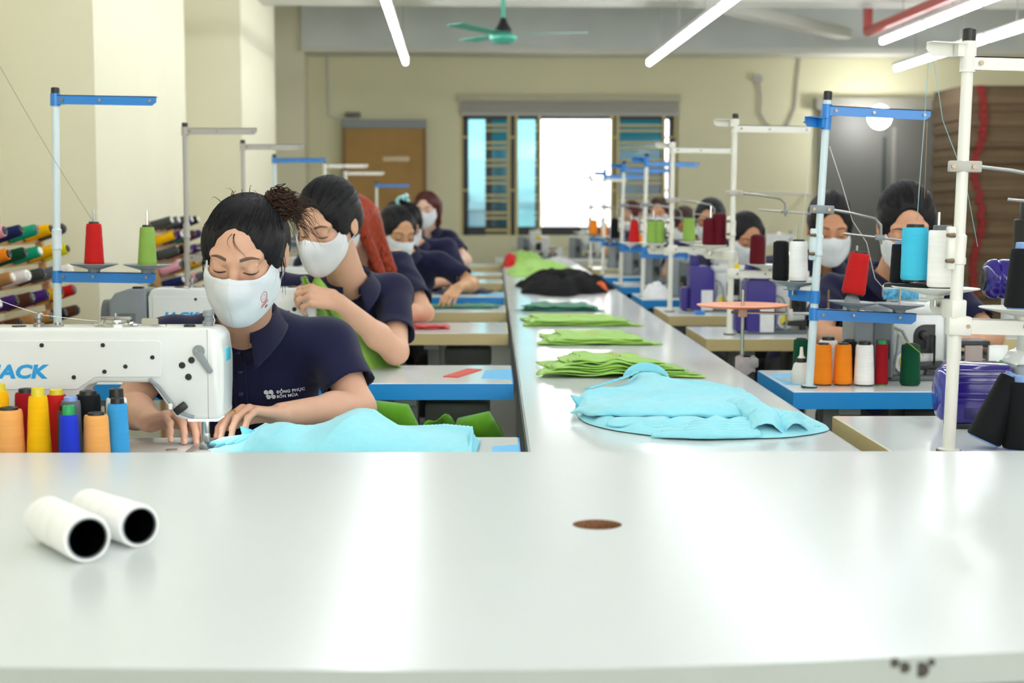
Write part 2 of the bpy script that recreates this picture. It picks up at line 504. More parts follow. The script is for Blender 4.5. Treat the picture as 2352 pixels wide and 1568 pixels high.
# ceiling fan
M_TEAL = mat('teal_fan_paint', '#3fae96', rough=0.35)
fan = thing('ceiling_fan', 'teal three-bladed ceiling fan hanging on a rod', 'fan', (0.06, 11.0, 0))
m = MB(); m.cyl((0, 0, 2.5), (0, 0, ZC), 0.014); m.build('rod', M_TEAL, fan)
m = MB(); m.lathe([(0.02, 2.60), (0.035, 2.56), (0.06, 2.52), (0.06, 2.50)], 20); m.build('collar', M_DARK, fan)
m = MB(); m.lathe([(0.06, 2.50), (0.098, 2.475), (0.098, 2.45), (0.07, 2.425), (0.0, 2.42)], 24); m.build('motor_housing', M_TEAL, fan)
for k in range(3):
    a = math.radians(-4 + 120 * k)
    m = MB()
    def bl(u, v, a=a):
        r = 0.08 + 0.52 * u; wd = 0.045 + 0.025 * u
        p = Vector((r, (v - 0.5) * wd * 2, 2.487 + (v - 0.5) * 0.010 + 0.012 * u))
        return Matrix.Rotation(a, 3, 'Z') @ p
    m.grid(bl, 8, 4, 0.004); m.build('blade', M_TEAL, fan)

# cables and sockets on the back wall
t = thing('wall_socket', 'round grey wall socket with a loose looped cable on back wall', 'socket', (0.2, 0.005, 0), BUILDING_YAW)
m = MB(); m.cyl((2.96, YB - 0.04, 2.6), (2.96, YB, 2.6), 0.05); m.build('socket', M_GREYMETAL, t)
pts = [(2.98, YB - 0.02, 2.56), (3.0, YB - 0.02, 2.4), (2.99, YB - 0.02, 2.25), (3.06, YB - 0.02, 2.14), (3.17, YB - 0.02, 2.08), (3.28, YB - 0.02, 2.12), (3.36, YB - 0.02, 2.3), (3.38, YB - 0.02, 2.6), (3.40, YB - 0.02, 2.82)]
m = MB(); m.tube(pts, 0.012, 6); m.build('cable', M_GREYMETAL, t)
m = MB(); m.tube([(-1.30, YB - 0.015, 2.82), (-1.30, YB - 0.015, 2.22), (-1.22, YB - 0.015, 2.18), (-1.10, YB - 0.015, 2.18)], 0.014, 6)
o = m.build('wall_cable', M_BEAM); o.rotation_euler.z = BUILDING_YAW
tag(o, 'pale cable dropping down the back wall to the brown board', 'cable')
m = MB(); m.lathe([(0.0, 0.0), (0.06, 0.012), (0.105, 0.05), (0.12, 0.10), (0.105, 0.15), (0.06, 0.19), (0.03, 0.21), (0.03, 0.25), (0.0, 0.25)], 20, M=RM(90, 0, 0))
bulb = m.build('wall_lamp', mat('lit_bulb', '#ffffff', emit='#ffffff', estr=25)); bulb.location = (3.89, 15.60, 2.175)
tag(bulb, 'single glaring round bulb lit before the grey door', 'lamp')
# steel conduit down the left piers
m = MB()
for y in (9.95,):
    m.tube([(XL - 0.03, 8.76, 0.3), (XL - 0.03, 8.76, ZC - 0.3)], 0.018, 8)
o = m.build('conduit', M_BEAM); o.rotation_euler.z = BUILDING_YAW
tag(o, 'white conduit running up the cream pier', 'conduit')
m = MB()
m.prism([(0, 0), (0.34, 0), (0.34, -0.05), (0.08, -0.3), (0, -0.3)], -0.03, 0.03, 'y')
o = m.build('beam_bracket', M_GREYMETAL); o.location = (XL - 0.45, 11.85, 3.1)
tag(o, 'grey steel bracket where the beam meets the cream pier', 'bracket')
# ------------------------------------------------------------------ tables
TZ = 0.76                              # sewing table height
M_WHITE2 = mat('worn_white_laminate', '#e4e7e6', rough=0.2, noise=0.04, nscale=4)

def slab(mb, x0, x1, y0, y1, z0, z1, r=0.002):
    return mb.rbox(((x0 + x1) / 2, (y0 + y1) / 2, (z0 + z1) / 2), (x1 - x0, y1 - y0, z1 - z0), r, 1)

def sewing_table(x0, x1, y0, y1, band, label, sticker=None, drop=0.0, stick_right=True):
    t = thing('sewing_table', label, 'table', (0, 0, 0), 0, 'sewing tables in two rows')
    m = MB(); slab(m, x0 + 0.002, x1 - 0.002, y0 + 0.002, y1 - 0.002, TZ - 0.044, TZ); m.build('tabletop', M_WHITE, t)
    m = MB()
    for a, b in (((x0 - 0.001, y0 - 0.001), (x1 + 0.001, y0 + 0.002)), ((x0 - 0.001, y1 - 0.002), (x1 + 0.001, y1 + 0.001)),
                 ((x0 - 0.001, y0), (x0 + 0.002, y1)), ((x1 - 0.002, y0), (x1 + 0.001, y1))):
        m.b2((a[0], a[1], TZ - 0.046), (b[0], b[1], TZ - 0.0015))
    m.build('edge_band', band, t)
    ym = (y0 + y1) / 2
    for xs in (x0 + 0.16, x1 - 0.30):
        m = MB(); m.rbox((xs, ym + 0.02, 0.38), (0.05, 0.075, 0.64), 0.004); m.rbox((xs, ym, TZ - 0.056), (0.06, y1 - y0 - 0.08, 0.024), 0.003)
        leg = m.build('leg', M_LEG, t)
        m = MB(); m.rbox((xs, ym, 0.03), (0.06, 0.5, 0.06), 0.006); m.build('foot', M_LEG, leg)
    m = MB(); m.rbox(((x0 + x1) / 2 - 0.07, ym + 0.02, 0.20), (x1 - x0 - 0.46, 0.05, 0.03), 0.003); m.build('crossbar', M_LEG, t)
    m = MB(); m.rbox(((x0 + x1) / 2 - 0.05, ym, 0.12), (0.32, 0.22, 0.02), 0.004); m.build('treadle', M_DARK, t)
    m = MB(); m.rbox((x1 - 0.16, ym + 0.05, TZ - 0.115), (0.19, 0.2, 0.07), 0.01); m.build('drawer', mat('drawer_grey', '#5d625e', rough=0.5), t)
    m = MB(); m.rbox(((x0 + x1) / 2 - 0.15, ym + 0.04, TZ - 0.15), (0.22, 0.18, 0.16), 0.015); m.build('control_box', M_DARK, t)
    if sticker:
        m = MB(); m.prism(sticker, TZ, TZ + 0.0006, 'z'); m.build('sticker', M_STICK, t)
    return t

LX0, LX1 = -1.28, 0.05
LT = [  # near edge, far edge, band, label
    (2.72, 3.207, M_BLUE, 'white sewing table carrying the cyan cloth and crowded thread cones'),
    (4.21, 4.71, M_BLUE, 'white sewing table with blue edge and a red card on it'),
    (5.94, 6.52, M_TAN, 'white sewing table with tan edge and folded red cloth on it'),
    (7.19, 7.72, M_TAN, 'white sewing table with tan edge and dark green cloth at its back'),
    (8.42, 8.92, M_BLUE, 'white sewing table with blue edge where navy cloth lies'),
    (10.03, 10.55, M_TAN, 'white tan-edged sewing table of the bob-haired worker'),
    (11.25, 11.8, M_TAN, 'empty tan-edged sewing table behind the bob-haired worker'),
    (13.1, 13.6, M_TAN, 'empty brown-edged sewing table nearest the notice board'),
]
for i, (y0, y1, bd, lb) in enumerate(LT):
    st = None
    if i == 0: st = [(-0.008, 2.985), (0.0485, 2.985), (0.0485, 3.10), (-0.004, 3.075)]
    if i == 1: st = [(-0.04, 4.335), (0.046, 4.30), (0.048, 4.58), (-0.028, 4.55)]
    if i == 4: st = [(-0.10, 8.6), (0.046, 8.58), (0.046, 8.8), (-0.08, 8.8)]
    sewing_table(LX0, LX1, y0, y1, bd, lb, st)
RX0, RX1 = 0.79, 2.02
RT = [
    (2.97, 3.53, M_TAN, 'white tan-edged sewing table under the purple motor'),
    (4.00, 4.55, M_BLUE, 'white blue-edged sewing table with a row of thread cones and logo sticker'),
    (5.67, 6.27, M_TAN, 'white tan-edged sewing table behind the orange disc'),
    (6.92, 7.55, M_TAN, 'white tan-edged sewing table bearing blue-handled snips'),
    (8.15, 8.80, M_BLUE, 'white blue-edged sewing table with crumpled white cloth at its end'),
    (9.55, 10.2, M_BLUE, 'white blue-edged sewing table level with the black cloth pile'),
    (10.9, 11.5, M_BLUE, 'white blue-edged sewing table beyond the black cloth pile'),
    (12.4, 13.0, M_TAN, 'white tan-edged sewing table close to the back window'),
]
for i, (y0, y1, bd, lb) in enumerate(RT):
    st = None
    if i == 1: st = [(0.80, 4.16), (0.93, 4.16), (0.905, 4.50), (0.80, 4.42)]
    t = sewing_table(RX0, RX1, y0, y1, bd, lb, st)
    if i == 1:
        text_mesh('sticker_lettering', 'JACK', 0.075, M_WHITE, t, Matrix.Translation((0.885, 4.185, TZ + 0.0008)) @ Matrix.Rotation(math.radians(100), 4, 'Z'), bold=0.002, sx=1.0)
    if i == 0:
        m = MB()
        for k in range(24):
            m.b2((0.97 + k * 0.01, 3.49, TZ), (0.9706 + k * 0.01, 3.49 + (0.018 if k % 5 == 0 else 0.01), TZ + 0.0003))
        m.b2((0.97, 3.488, TZ), (1.21, 3.489, TZ + 0.0003))
        m.build('ruler_print', M_LEG, t)

# the long table between the rows
t = thing('long_table', 'long glossy white table running between the two sewing rows', 'table')
m = MB(); slab(m, 0.069, 0.732, 2.70, 14.3, TZ - 0.035, TZ - 0.001); m.build('tabletop', M_WHITE, t)
m = MB(); m.b2((0.066, 2.70, TZ - 0.036), (0.0695, 14.3, TZ - 0.002)); m.b2((0.7315, 2.70, TZ - 0.036), (0.7345, 14.3, TZ - 0.002))
m.build('edge_band', mat('table_edge_grey', '#8f9a96', rough=0.4), t)
for y in (2.95, 4.9, 7.6, 10.3, 13.9):
    for x in (0.13, 0.67):
        m = MB(); m.rbox((x, y, 0.36), (0.05, 0.05, 0.73), 0.004); m.build('leg', M_LEG, t)
    m = MB(); m.rbox((0.40, y, 0.16), (0.5, 0.035, 0.035), 0.003); m.build('stretcher', M_LEG, t)

# the work table in front, with a drilled cable hole
t = thing('work_table', 'big plain white work table with a round drilled cable hole', 'table')
bm = bmesh.new()
FZ = 0.81
outl = [(-1.45, 1.425), (-0.9, 1.418), (-0.47, 1.412), (-0.1, 1.397), (0.1, 1.40), (0.235, 1.413), (0.52, 1.452), (0.9, 1.50), (1.9, 1.60), (1.9, 2.692), (-1.45, 2.692)]
hole = [(0.14 + 0.034 * math.cos(2 * math.pi * k / 40), 2.061 + 0.034 * math.sin(2 * math.pi * k / 40)) for k in range(40)]
def ring(pts, z):
    vs = [bm.verts.new((x, y, z)) for x, y in pts]
    return vs, [bm.edges.new((vs[i], vs[(i + 1) % len(vs)])) for i in range(len(vs))]
ot, oe = ring(outl, FZ); ht, he = ring(hole, FZ)
bmesh.ops.triangle_fill(bm, edges=oe + he, use_beauty=True)
ob, obe = ring(outl, FZ - 0.03); hb, hbe = ring(hole, FZ - 0.03)
bmesh.ops.triangle_fill(bm, edges=obe + hbe, use_beauty=True)
bmesh.ops.recalc_face_normals(bm, faces=bm.faces[:])
for f_ in bm.faces:
    if (f_.calc_center_median().z > FZ - 0.01) != (f_.normal.z > 0): f_.normal_flip()
M_FGTOP = mat('work_table_laminate', '#d3d9d8', rough=0.24, spec=0.38, noise=0.015, nscale=2)
MB().bm(bm).build('tabletop', M_FGTOP, t, 0)
m = MB()
n = len(outl)
for i in range(n):
    (xa, ya), (xb, yb) = outl[i], outl[(i + 1) % n]
    m.add([(xa, ya, FZ - 0.03), (xb, yb, FZ - 0.03), (xb, yb, FZ), (xa, ya, FZ)], [(0, 1, 2, 3)])
eb = m.build('edge_band', mat('work_table_edge', '#b7bfb8', rough=0.5, noise=0.05, nscale=5), t, 0)
m = MB()
for x, z, r in ((0.395, 0.800, 0.006), (0.412, 0.797, 0.008), (0.422, 0.804, 0.004), (0.385, 0.805, 0.005)):
    y = 1.413 + (x - 0.235) / 0.285 * 0.039
    m.cyl((x, y + 0.0005, z), (x, y - 0.0006, z), r, n=10)
m.build('chip_mark', mat('chip_dark', '#55524b', rough=0.9, noise=0.3, nscale=200), eb)
m = MB()
for k in range(40):
    a, b = hole[k], hole[(k + 1) % 40]
    m.add([(a[0], a[1], FZ - 0.03), (b[0], b[1], FZ - 0.03), (b[0], b[1], FZ), (a[0], a[1], FZ)], [(0, 1, 2, 3)])
m.build('hole_lining', mat('raw_chipboard', '#8e6243', rough=0.9, noise=0.4, nscale=350), t, 0)
for x, y in ((-1.38, 1.6), (1.7, 1.75), (-1.38, 2.6), (1.7, 2.6)):
    m = MB(); m.rbox((x, y, 0.39), (0.05, 0.05, 0.78), 0.004); m.build('leg', M_LEG, t)
for y in (1.62, 2.6):
    m = MB(); m.rbox((0.16, y + 0.02, 0.76), (3.0, 0.03, 0.04), 0.003); m.build('apron', M_LEG, t)
# ------------------------------------------------------------------ lockstitch machine (needle at local origin, operator on +y)
def arc(cx, cz, r, a0, a1, n=5):
    return [(cx + r * math.cos(math.radians(a0 + (a1 - a0) * k / n)), cz + r * math.sin(math.radians(a0 + (a1 - a0) * k / n))) for k in range(n + 1)]

def lockstitch(label, loc):
    t = thing('sewing_machine', label, 'sewing machine', loc, 0, 'lockstitch machines of the first row')
    y0, y1 = -0.05, 0.062
    # body: column, arm and head in one casting
    body = [(-0.442, 0.004)] + [(-0.442, 0.225)] + arc(-0.417, 0.225, 0.025, 180, 90) + arc(0.02, 0.222, 0.028, 90, 20) + \
           [(0.051, 0.19), (0.0505, 0.14), (0.048, 0.085)] + arc(0.035, 0.083, 0.014, 0, -90, 4) + [(-0.028, 0.069), (-0.045, 0.075)] + \
           [(-0.09, 0.138), (-0.096, 0.143), (-0.195, 0.143), (-0.215, 0.138), (-0.232, 0.122), (-0.248, 0.07), (-0.262, 0.03), (-0.275, 0.004)]
    m = MB(); m.prism(body, y0, y1, 'y', 0.008, 3); arm = m.build('arm', M_MACHINE, t, 50)
    panel = arc(-0.077, 0.218, 0.008, 90, 0, 3) + arc(-0.077, 0.162, 0.008, 0, -90, 3) + [(-0.20, 0.154), (-0.235, 0.130), (-0.40, 0.130), (-0.43, 0.15), (-0.43, 0.226)]
    m = MB(); m.prism(panel, y0 - 0.003, y0 + 0.001, 'y', 0.001, 1); m.build('side_panel', M_MACHINE, arm)
    m = MB(); m.prism([(0.0195, 0.071), (0.0203, 0.071), (0.0203, 0.247), (0.0195, 0.247)], y0 - 0.0006, y1 + 0.0006, 'y'); m.build('seam', M_LEG, arm)
    def screw(x, z, r=0.0046, y=y0 - 0.003):
        m = MB(); m.cyl((x, y + 0.001, z), (x, y - 0.0025, z), r, r * 0.85, 12)
        m.box((x, y - 0.0026, z), (r * 1.3, 0.0004, r * 0.3)); m.box((x, y - 0.0026, z), (r * 0.3, 0.0004, r * 1.3))
        m.build('screw', M_BLACK, t)
    for x, z in ((-0.302, 0.217), (-0.183, 0.217), (-0.087, 0.193), (-0.14, 0.175), (-0.181, 0.165), (-0.241, 0.154)):
        screw(x, z)
    for x, z in ((-0.0115, 0.187), (-0.030, 0.177), (-0.018, 0.154)):
        screw(x, z, 0.007, y0)
    # presser lever
    m = MB(); m.cyl((0.003, y0 + 0.001, 0.205), (0.003, y0 - 0.008, 0.205), 0.012, 0.011, 18)
    m.prism([(-0.006, 0.2), (0.009, 0.206), (0.031, 0.166), (0.027, 0.161), (0.02, 0.163)], y0 - 0.009, y0 - 0.003, 'y', 0.0015)
    m.build('presser_lever', M_GREYPL, t)
    m = MB(); m.cyl((0.0, y0 - 0.008, 0.206), (0.0, y0 - 0.0095, 0.206), 0.0035, n=8); m.build('lever_screw', M_STEEL, t)
    # badge on the nose
    m = MB(); m.rbox((0.0505, 0.0, 0.195), (0.004, 0.05, 0.026), 0.0018); m.build('nose_badge', mat('badge_cyan', '#54c6dd', rough=0.25), t)
    # top fittings
    m = MB(); m.lathe([(0.012, 0.249), (0.012, 0.259), (0.0085, 0.261), (0.0085, 0.268), (0.0115, 0.27), (0.0115, 0.279), (0.009, 0.281), (0.0, 0.281)], 18, o=(0.012, 0.01, 0))
    m.build('presser_knob', M_GREYPL, t)
    m = MB(); m.tube([(0.023, 0.0, 0.25), (0.026, 0.0, 0.262), (0.022, 0.0, 0.272)], 0.0016, 6); m.build('thread_hook', M_CHROME, t)
    m = MB(); m.lathe([(0.011, 0.25), (0.011, 0.255), (0.005, 0.257), (0.005, 0.264), (0.0085, 0.266), (0.0085, 0.275), (0.006, 0.277), (0.0, 0.277)], 14, o=(-0.322, 0.0, 0))
    m.build('tension_post', M_STEEL, t)
    m = MB(); m.rbox((-0.30, 0.0, 0.2515), (0.05, 0.02, 0.003), 0.001); m.cyl((-0.285, 0.0, 0.251), (-0.285, 0.0, 0.258), 0.006, n=10); m.build('guide_plate', M_STEEL, t)
    m = MB(); m.lathe([(0.036, 0.25), (0.036, 0.256), (0.03, 0.259), (0.03, 0.264), (0.0, 0.265)], 24, M=Matrix.Translation((-0.169, 0.005, 0)))
    m.rbox((-0.169, 0.005, 0.253), (0.085, 0.02, 0.004), 0.001); m.build('bobbin_winder', M_CHROME, t)
    m = MB(); m.rbox((-0.169, 0.0, 0.2675), (0.06, 0.014, 0.003), 0.001); m.cyl((-0.17, 0, 0.265), (-0.17, 0, 0.276), 0.003, n=8); m.build('winder_latch', M_STEEL, t)
    m = MB(); m.prism(arc(-0.09, 0.262, 0.004, 0, 90, 3) + arc(-0.115, 0.262, 0.004, 90, 180, 3) + [(-0.119, 0.249), (-0.086, 0.249)], 0.0, 0.002, 'y')
    m.rbox((-0.085, 0.004, 0.2515), (0.028, 0.014, 0.003), 0.001); m.build('thread_guide', M_CHROME, t)
    m = MB(); m.lathe([(0.012, 0.249), (0.012, 0.2525), (0.009, 0.2545), (0.0, 0.255)], 14, o=(-0.022, -0.01, 0)); m.build('oil_cap', M_BLACK, t)
    m = MB(); m.lathe([(0.014, 0.249), (0.014, 0.252), (0.0, 0.253)], 14, o=(-0.36, -0.005, 0)); m.build('oil_cap', M_BLACK, t)
    # cable and its clip at the throat
    m = MB(); m.tube([(-0.094, y0 - 0.004, 0.15), (-0.075, y0 - 0.006, 0.135), (-0.058, y0 - 0.007, 0.112), (-0.045, y0 - 0.007, 0.095), (-0.03, y0 - 0.006, 0.082), (-0.008, y0 - 0.004, 0.075)], 0.0035, 8); m.build('lamp_cable', M_GREYPL, t)
    m = MB(); m.rbox((0, 0, 0), (0.028, 0.008, 0.016), 0.003, M=Matrix.Translation((-0.033, y0 - 0.008, 0.093)) @ Matrix.Rotation(math.radians(-38), 4, 'Y')); m.build('cable_clip', M_BLACK, t)
    m = MB(); m.rbox((-0.052, y0 - 0.008, 0.097), (0.008, 0.01, 0.012), 0.002); m.build('cable_tie', M_IVORY, t)
    m = MB(); m.rbox((0.006, 0.0, 0.067), (0.06, 0.07, 0.006), 0.002); m.build('needle_light', mat('needle_light', '#ffffff', emit='#ffffff', estr=4), t)
    # needle bar, presser foot, bed
    m = MB(); m.cyl((0, 0, 0.012), (0, 0, 0.075), 0.0042, n=12); m.cyl((0, 0, 0.006), (0, 0, 0.014), 0.0016, n=8); m.build('needle_bar', M_CHROME, t)
    m = MB(); m.rbox((0.004, 0.012, 0.042), (0.010, 0.012, 0.05), 0.002); m.rbox((0.004, 0.004, 0.026), (0.015, 0.016, 0.018), 0.003)
    m.prism([(-0.006, 0.005), (0.009, 0.005), (0.009, 0.009), (0.004, 0.018), (-0.003, 0.018), (-0.007, 0.011)], -0.014, 0.016, 'y', 0.001); m.cyl((0.004, -0.004, 0.028), (0.004, -0.009, 0.028), 0.004, n=10)
    m.build('presser_foot', M_STEEL, t)
    m = MB(); m.rbox((-0.19, 0.003, 0.002), (0.50, 0.165, 0.004), 0.0015); m.build('bed_plate', mat('bed_grey', '#b7b0ab', rough=0.35, metal=0.15), t)
    m = MB(); m.rbox((-0.004, 0.0, 0.0042), (0.05, 0.085, 0.002), 0.0008); m.cyl((-0.062, -0.012, 0.004), (-0.062, -0.012, 0.0052), 0.012, n=18); m.build('needle_plate', M_STEEL, t)
    # motor at the far end
    mo = [(-0.448, 0.10), (-0.448, 0.248), (-0.50, 0.248), (-0.54, 0.235), (-0.558, 0.21), (-0.558, 0.10)]
    m = MB(); m.prism(mo, -0.055, 0.07, 'y', 0.007, 2); hs = m.build('motor_housing', M_GREYPL, t, 50)
    m = MB(); m.rbox((-0.505, -0.056, 0.15), (0.05, 0.003, 0.05), 0.001); m.build('vent_panel', M_GREYDK, hs)
    m = MB(); m.cyl((-0.558, 0.005, 0.165), (-0.585, 0.005, 0.165), 0.05, 0.048, 28); m.build('handwheel', M_GREYDK, t)
    m = MB(); m.rbox((-0.475, -0.03, 0.25), (0.03, 0.03, 0.008), 0.002); m.build('top_vent', M_BLACK, hs)
    text_mesh('logo_lettering', 'JACK', 0.036, M_LOGO, arm, Matrix.Translation((-0.398, y0 - 0.0033, 0.153)) @ FACE, shear=0.2, bold=0.0016, spacing=1.02, sx=1.22)
    return t

m0 = lockstitch('white lockstitch sewing machine the woman with the messy bun is sewing on', (-0.583, 3.026, TZ))
NEEDLE_Y = [3.026, 4.56, 6.20, 7.50, 8.74, 10.33, 11.56, 13.38]
for y, lb in zip(NEEDLE_Y[1:], ('white lockstitch machine before the woman holding green cloth', 'white lockstitch machine before the red-haired woman',
              'white lockstitch machine before the woman smoothing dark green cloth', 'white lockstitch machine before the woman with the teal scrunchie',
              'white lockstitch machine before the bob-haired woman', 'unattended white lockstitch machine on a tan-edged table', 'unattended white lockstitch machine nearest the notice board')):
    dup(m0, (-0.583, y, TZ), label=lb)

# ------------------------------------------------------------------ thread stands
def pole_lathe(mb, h, r):
    mb.lathe([(r * 1.9, 0.0), (r * 1.9, 0.006), (r * 1.1, 0.007), (r * 1.1, h * 0.46), (r * 1.35, h * 0.462), (r * 1.35, h * 0.475), (r * 1.2, h * 0.48), (r * 1.3, h * 0.52), (r * 1.3, h * 0.53), (r, h * 0.535), (r, h)], 16)

def channel_arm(L, w=0.026, th=0.0022, taper=True):
    """folded sheet-metal arm running along +x from the pole axis, open side down"""
    m = MB()
    m.b2((0.006, -0.012, w / 2 - th), (L, 0.012, w / 2))
    out_ = [(0.006, -w / 2), (L - 0.012, -w / 2), (L, -w / 2 + 0.01), (L, w / 2), (0.006, w / 2)]
    m.prism(out_, -0.012, -0.012 + th, 'y')
    return m

def thread_stand(label, loc, h, pole_m, arm_m, top_arms, low_arms, joint=True, clamp=None, lean=(0, 0), saucer_m=None, scale=1.0, dish=1.0, group='thread stands on the sewing tables'):
    """arms: (height, yaw degrees, length, saucer distances)"""
    t = thing('thread_stand', label, 'thread stand', loc, 0, group)
    r = 0.0105 * scale
    t.rotation_euler = (math.radians(lean[1]), math.radians(lean[0]), 0)
    m = MB(); pole_lathe(m, h, r); m.build('pole', pole_m, t)
    m = MB(); m.lathe([(r * 1.15, h - 0.002), (r * 1.15, h + 0.02), (r * 0.9, h + 0.022), (0, h + 0.022)], 16); m.build('end_cap', M_BLACK, t)
    m = MB(); m.lathe([(r * 2.2, 0.0), (r * 2.2, 0.004), (0.0, 0.0045)], 16); m.build('base_ring', M_DARK, t)
    for zz, yaw, L, pins in list(top_arms) + list(low_arms):
        R = Matrix.Translation((0, 0, zz)) @ Matrix.Rotation(math.radians(yaw), 4, 'Z')
        mm = channel_arm(L, 0.026 if not pins else 0.03)
        mm.lathe([(r * 1.05, -0.017), (r * 1.35, -0.017), (r * 1.35, 0.017), (r * 1.05, 0.017)], 16)
        mm.box((r * 1.6, 0, 0), (r * 1.6, 0.016, 0.026))
        if arm_m is M_IVORY and pins: mm.rbox((0.007, 0, 0), (0.046, 0.032, 0.038), 0.004)
        mm.v = [tuple(R @ Vector(v)) for v in mm.v]
        arm = mm.build('guide_arm' if not pins else 'spool_arm', arm_m, t)
        for d_ in (0.022,) + (() if pins else (L * 0.45, L * 0.94)):
            m = MB(); m.cyl((d_, -0.0125, 0), (d_, -0.017, 0), 0.0045, n=8, M=R); m.build('screw', M_SCREW if d_ < 0.03 else M_STEEL, arm)
        for d_ in pins:
            m = MB(); m.lathe([(0.016, 0.014), (0.018, 0.022), (0.066 * dish, 0.036), (0.068 * dish, 0.038), (0.066 * dish, 0.039), (0.02, 0.027), (0.0, 0.027)], 28, M=R @ Matrix.Translation((d_, 0, 0))); m.build('saucer', saucer_m or M_SAUCER, t)
            m = MB(); m.cyl((d_, 0, 0.0), (d_, 0, 0.19), 0.0032, n=8, M=R); m.build('spool_pin', M_CHROME, t)
            m = MB(); m.cyl((d_, -0.006, 0.002), (d_, -0.017, 0.002), 0.004, n=8, M=R); m.build('screw', M_STEEL, arm)
    if joint and clamp:
        m = MB(); m.rbox((-r * 1.5, -0.002, h * 0.50), (0.016, 0.022, 0.085), 0.004); jb = m.build('joint_block', pole_m, t)
        for zz in (h * 0.50 - 0.025, h * 0.50 + 0.025):
            m = MB(); m.cyl((-r * 1.2, -0.013, zz), (-r * 1.2 - 0.016, -0.02, zz), 0.005, 0.004, 8); m.build('joint_screw', M_SCREW, jb)
    if clamp:
        zc, yaw, L1 = clamp
        R = Matrix.Translation((0, 0, zc)) @ Matrix.Rotation(math.radians(yaw), 4, 'Z')
        m = MB(); m.rbox((0.004, 0, 0), (0.062, 0.024, 0.022), 0.003, M=R); cl = m.build('clamp', M_GREYPL if arm_m is M_BLUEMETAL else M_GREYMETAL, t)
        for q_ in (-0.02, 0.02):
            m = MB(); m.cyl((q_, -0.011, 0), (q_, -0.016, 0), 0.005, n=8, M=R); m.build('clamp_screw', M_SCREW, cl)
        pts = [(0.03, 0, 0), (L1 * 0.5, 0, -0.006), (L1 * 0.9, 0, -0.018), (L1, 0, -0.035), (L1 + 0.004, 0, -0.085)]
        m = MB(); m.tube([R @ Vector(p) for p in pts], 0.004, 8); m.build('bent_rod', M_STEEL, t)
        m = MB(); m.tube([R @ Vector((L1 - 0.1, 0, -0.062)), R @ Vector((L1 + 0.1, 0, -0.075))], 0.003, 8); m.build('cross_rod', M_STEEL, t)
        m = MB(); m.rbox((L1, 0, -0.068), (0.026, 0.014, 0.014), 0.002, M=R); m.build('rod_clamp', M_GREYPL, t)
    return t

def pin_point(loc, arm, d_, lean=(0, 0)):
    """world point on the saucer of a spool arm"""
    E_ = Euler((math.radians(lean[1]), math.radians(lean[0]), 0)).to_matrix()
    a = math.radians(arm[1])
    return Vector(loc) + E_ @ Vector((d_ * math.cos(a), d_ * math.sin(a), arm[0] + 0.036))

# ------------------------------------------------------------------ thread cones
CONE_COL = {'red': '#c4201f', 'lime green': '#8db255', 'orange': '#f58a1f', 'pale orange': '#eeab60', 'yellow': '#f2b705', 'charcoal': '#4a4d4c', 'royal blue': '#2338c8',
            'sky blue': '#3c9bd8', 'white': '#f6f6f4', 'black': '#17181b', 'dark red': '#5e1120', 'crimson': '#9a1220', 'dark green': '#0c4a31', 'cyan': '#45bfe0',
            'pink': '#e3a3b3', 'purple': '#4a2c78', 'brown': '#5d3a2a', 'maroon': '#541f2c', 'teal': '#17a07a', 'olive': '#5d5a2d', 'grey': '#6a6e72', 'lemon': '#d6d422', 'navy': '#1e2a5c', 'tan': '#b98a55'}
def cone(label, col, loc, h=0.115, r0=0.027, r1=0.022, core='black', core_h=0.006, base_h=0.004, tilt=None, group=None, name='thread_cone', axis=None):
    t = thing(name, label, 'thread cone', loc, 0, group)
    if tilt: t.rotation_euler = [math.radians(a) for a in tilt]
    if axis is not None:
        t.rotation_mode = 'QUATERNION'; t.rotation_quaternion = Vector(axis).to_track_quat('Z', 'Y')
    key = (col, round(h, 3), round(r0, 4), round(r1, 4), core, round(core_h, 4), round(base_h, 4))
    if key not in CONE_MESH:
        z0, z1 = base_h, h - core_h
        m = MB(); prof = [(0.006, z0), (r0 * 0.93, z0), (r0, z0 + 0.004)]
        for k in range(1, 8):
            f_ = k / 8; prof.append((r0 + (r1 - r0) * f_ + 0.00018 * math.sin(f_ * 23), z0 + (z1 - z0) * f_))
        prof += [(r1 * 1.0, z1 - 0.004), (r1 * 0.93, z1), (0.006, z1)]
        m.lathe(prof, 28)
        a = m.build('thread', winding('thread_' + col.replace(' ', '_'), CONE_COL[col]))
        m = MB()
        m.lathe([(0.004, 0.0), (r0 * 0.86, 0.0), (r0 * 0.86, z0 + 0.001), (0.007, z0 + 0.001), (0.007, z1 - 0.001), (r1 * 0.72, z1 - 0.001), (r1 * 0.68, h - 0.001), (r1 * 0.62, h), (0.007, h), (0.004, h - 0.004)], 20)
        b = m.build('core', CORE[core])
        CONE_MESH[key] = (a.data, b.data)
        a.parent = t; b.parent = t
    else:
        for nm, me in zip(('thread', 'core'), CONE_MESH[key]):
            o = bpy.data.objects.new(nm, me); COL.objects.link(o); o.parent = t
    return t
CONE_MESH = {}
CORE = {'black': M_BLACK, 'yellow': mat('core_yellow', '#d5c52d', rough=0.4), 'green': mat('core_green', '#179a55', rough=0.4), 'blue': mat('core_blue', '#7fa0d8', rough=0.4), 'white': M_IVORY, 'grey': M_GREYDK}
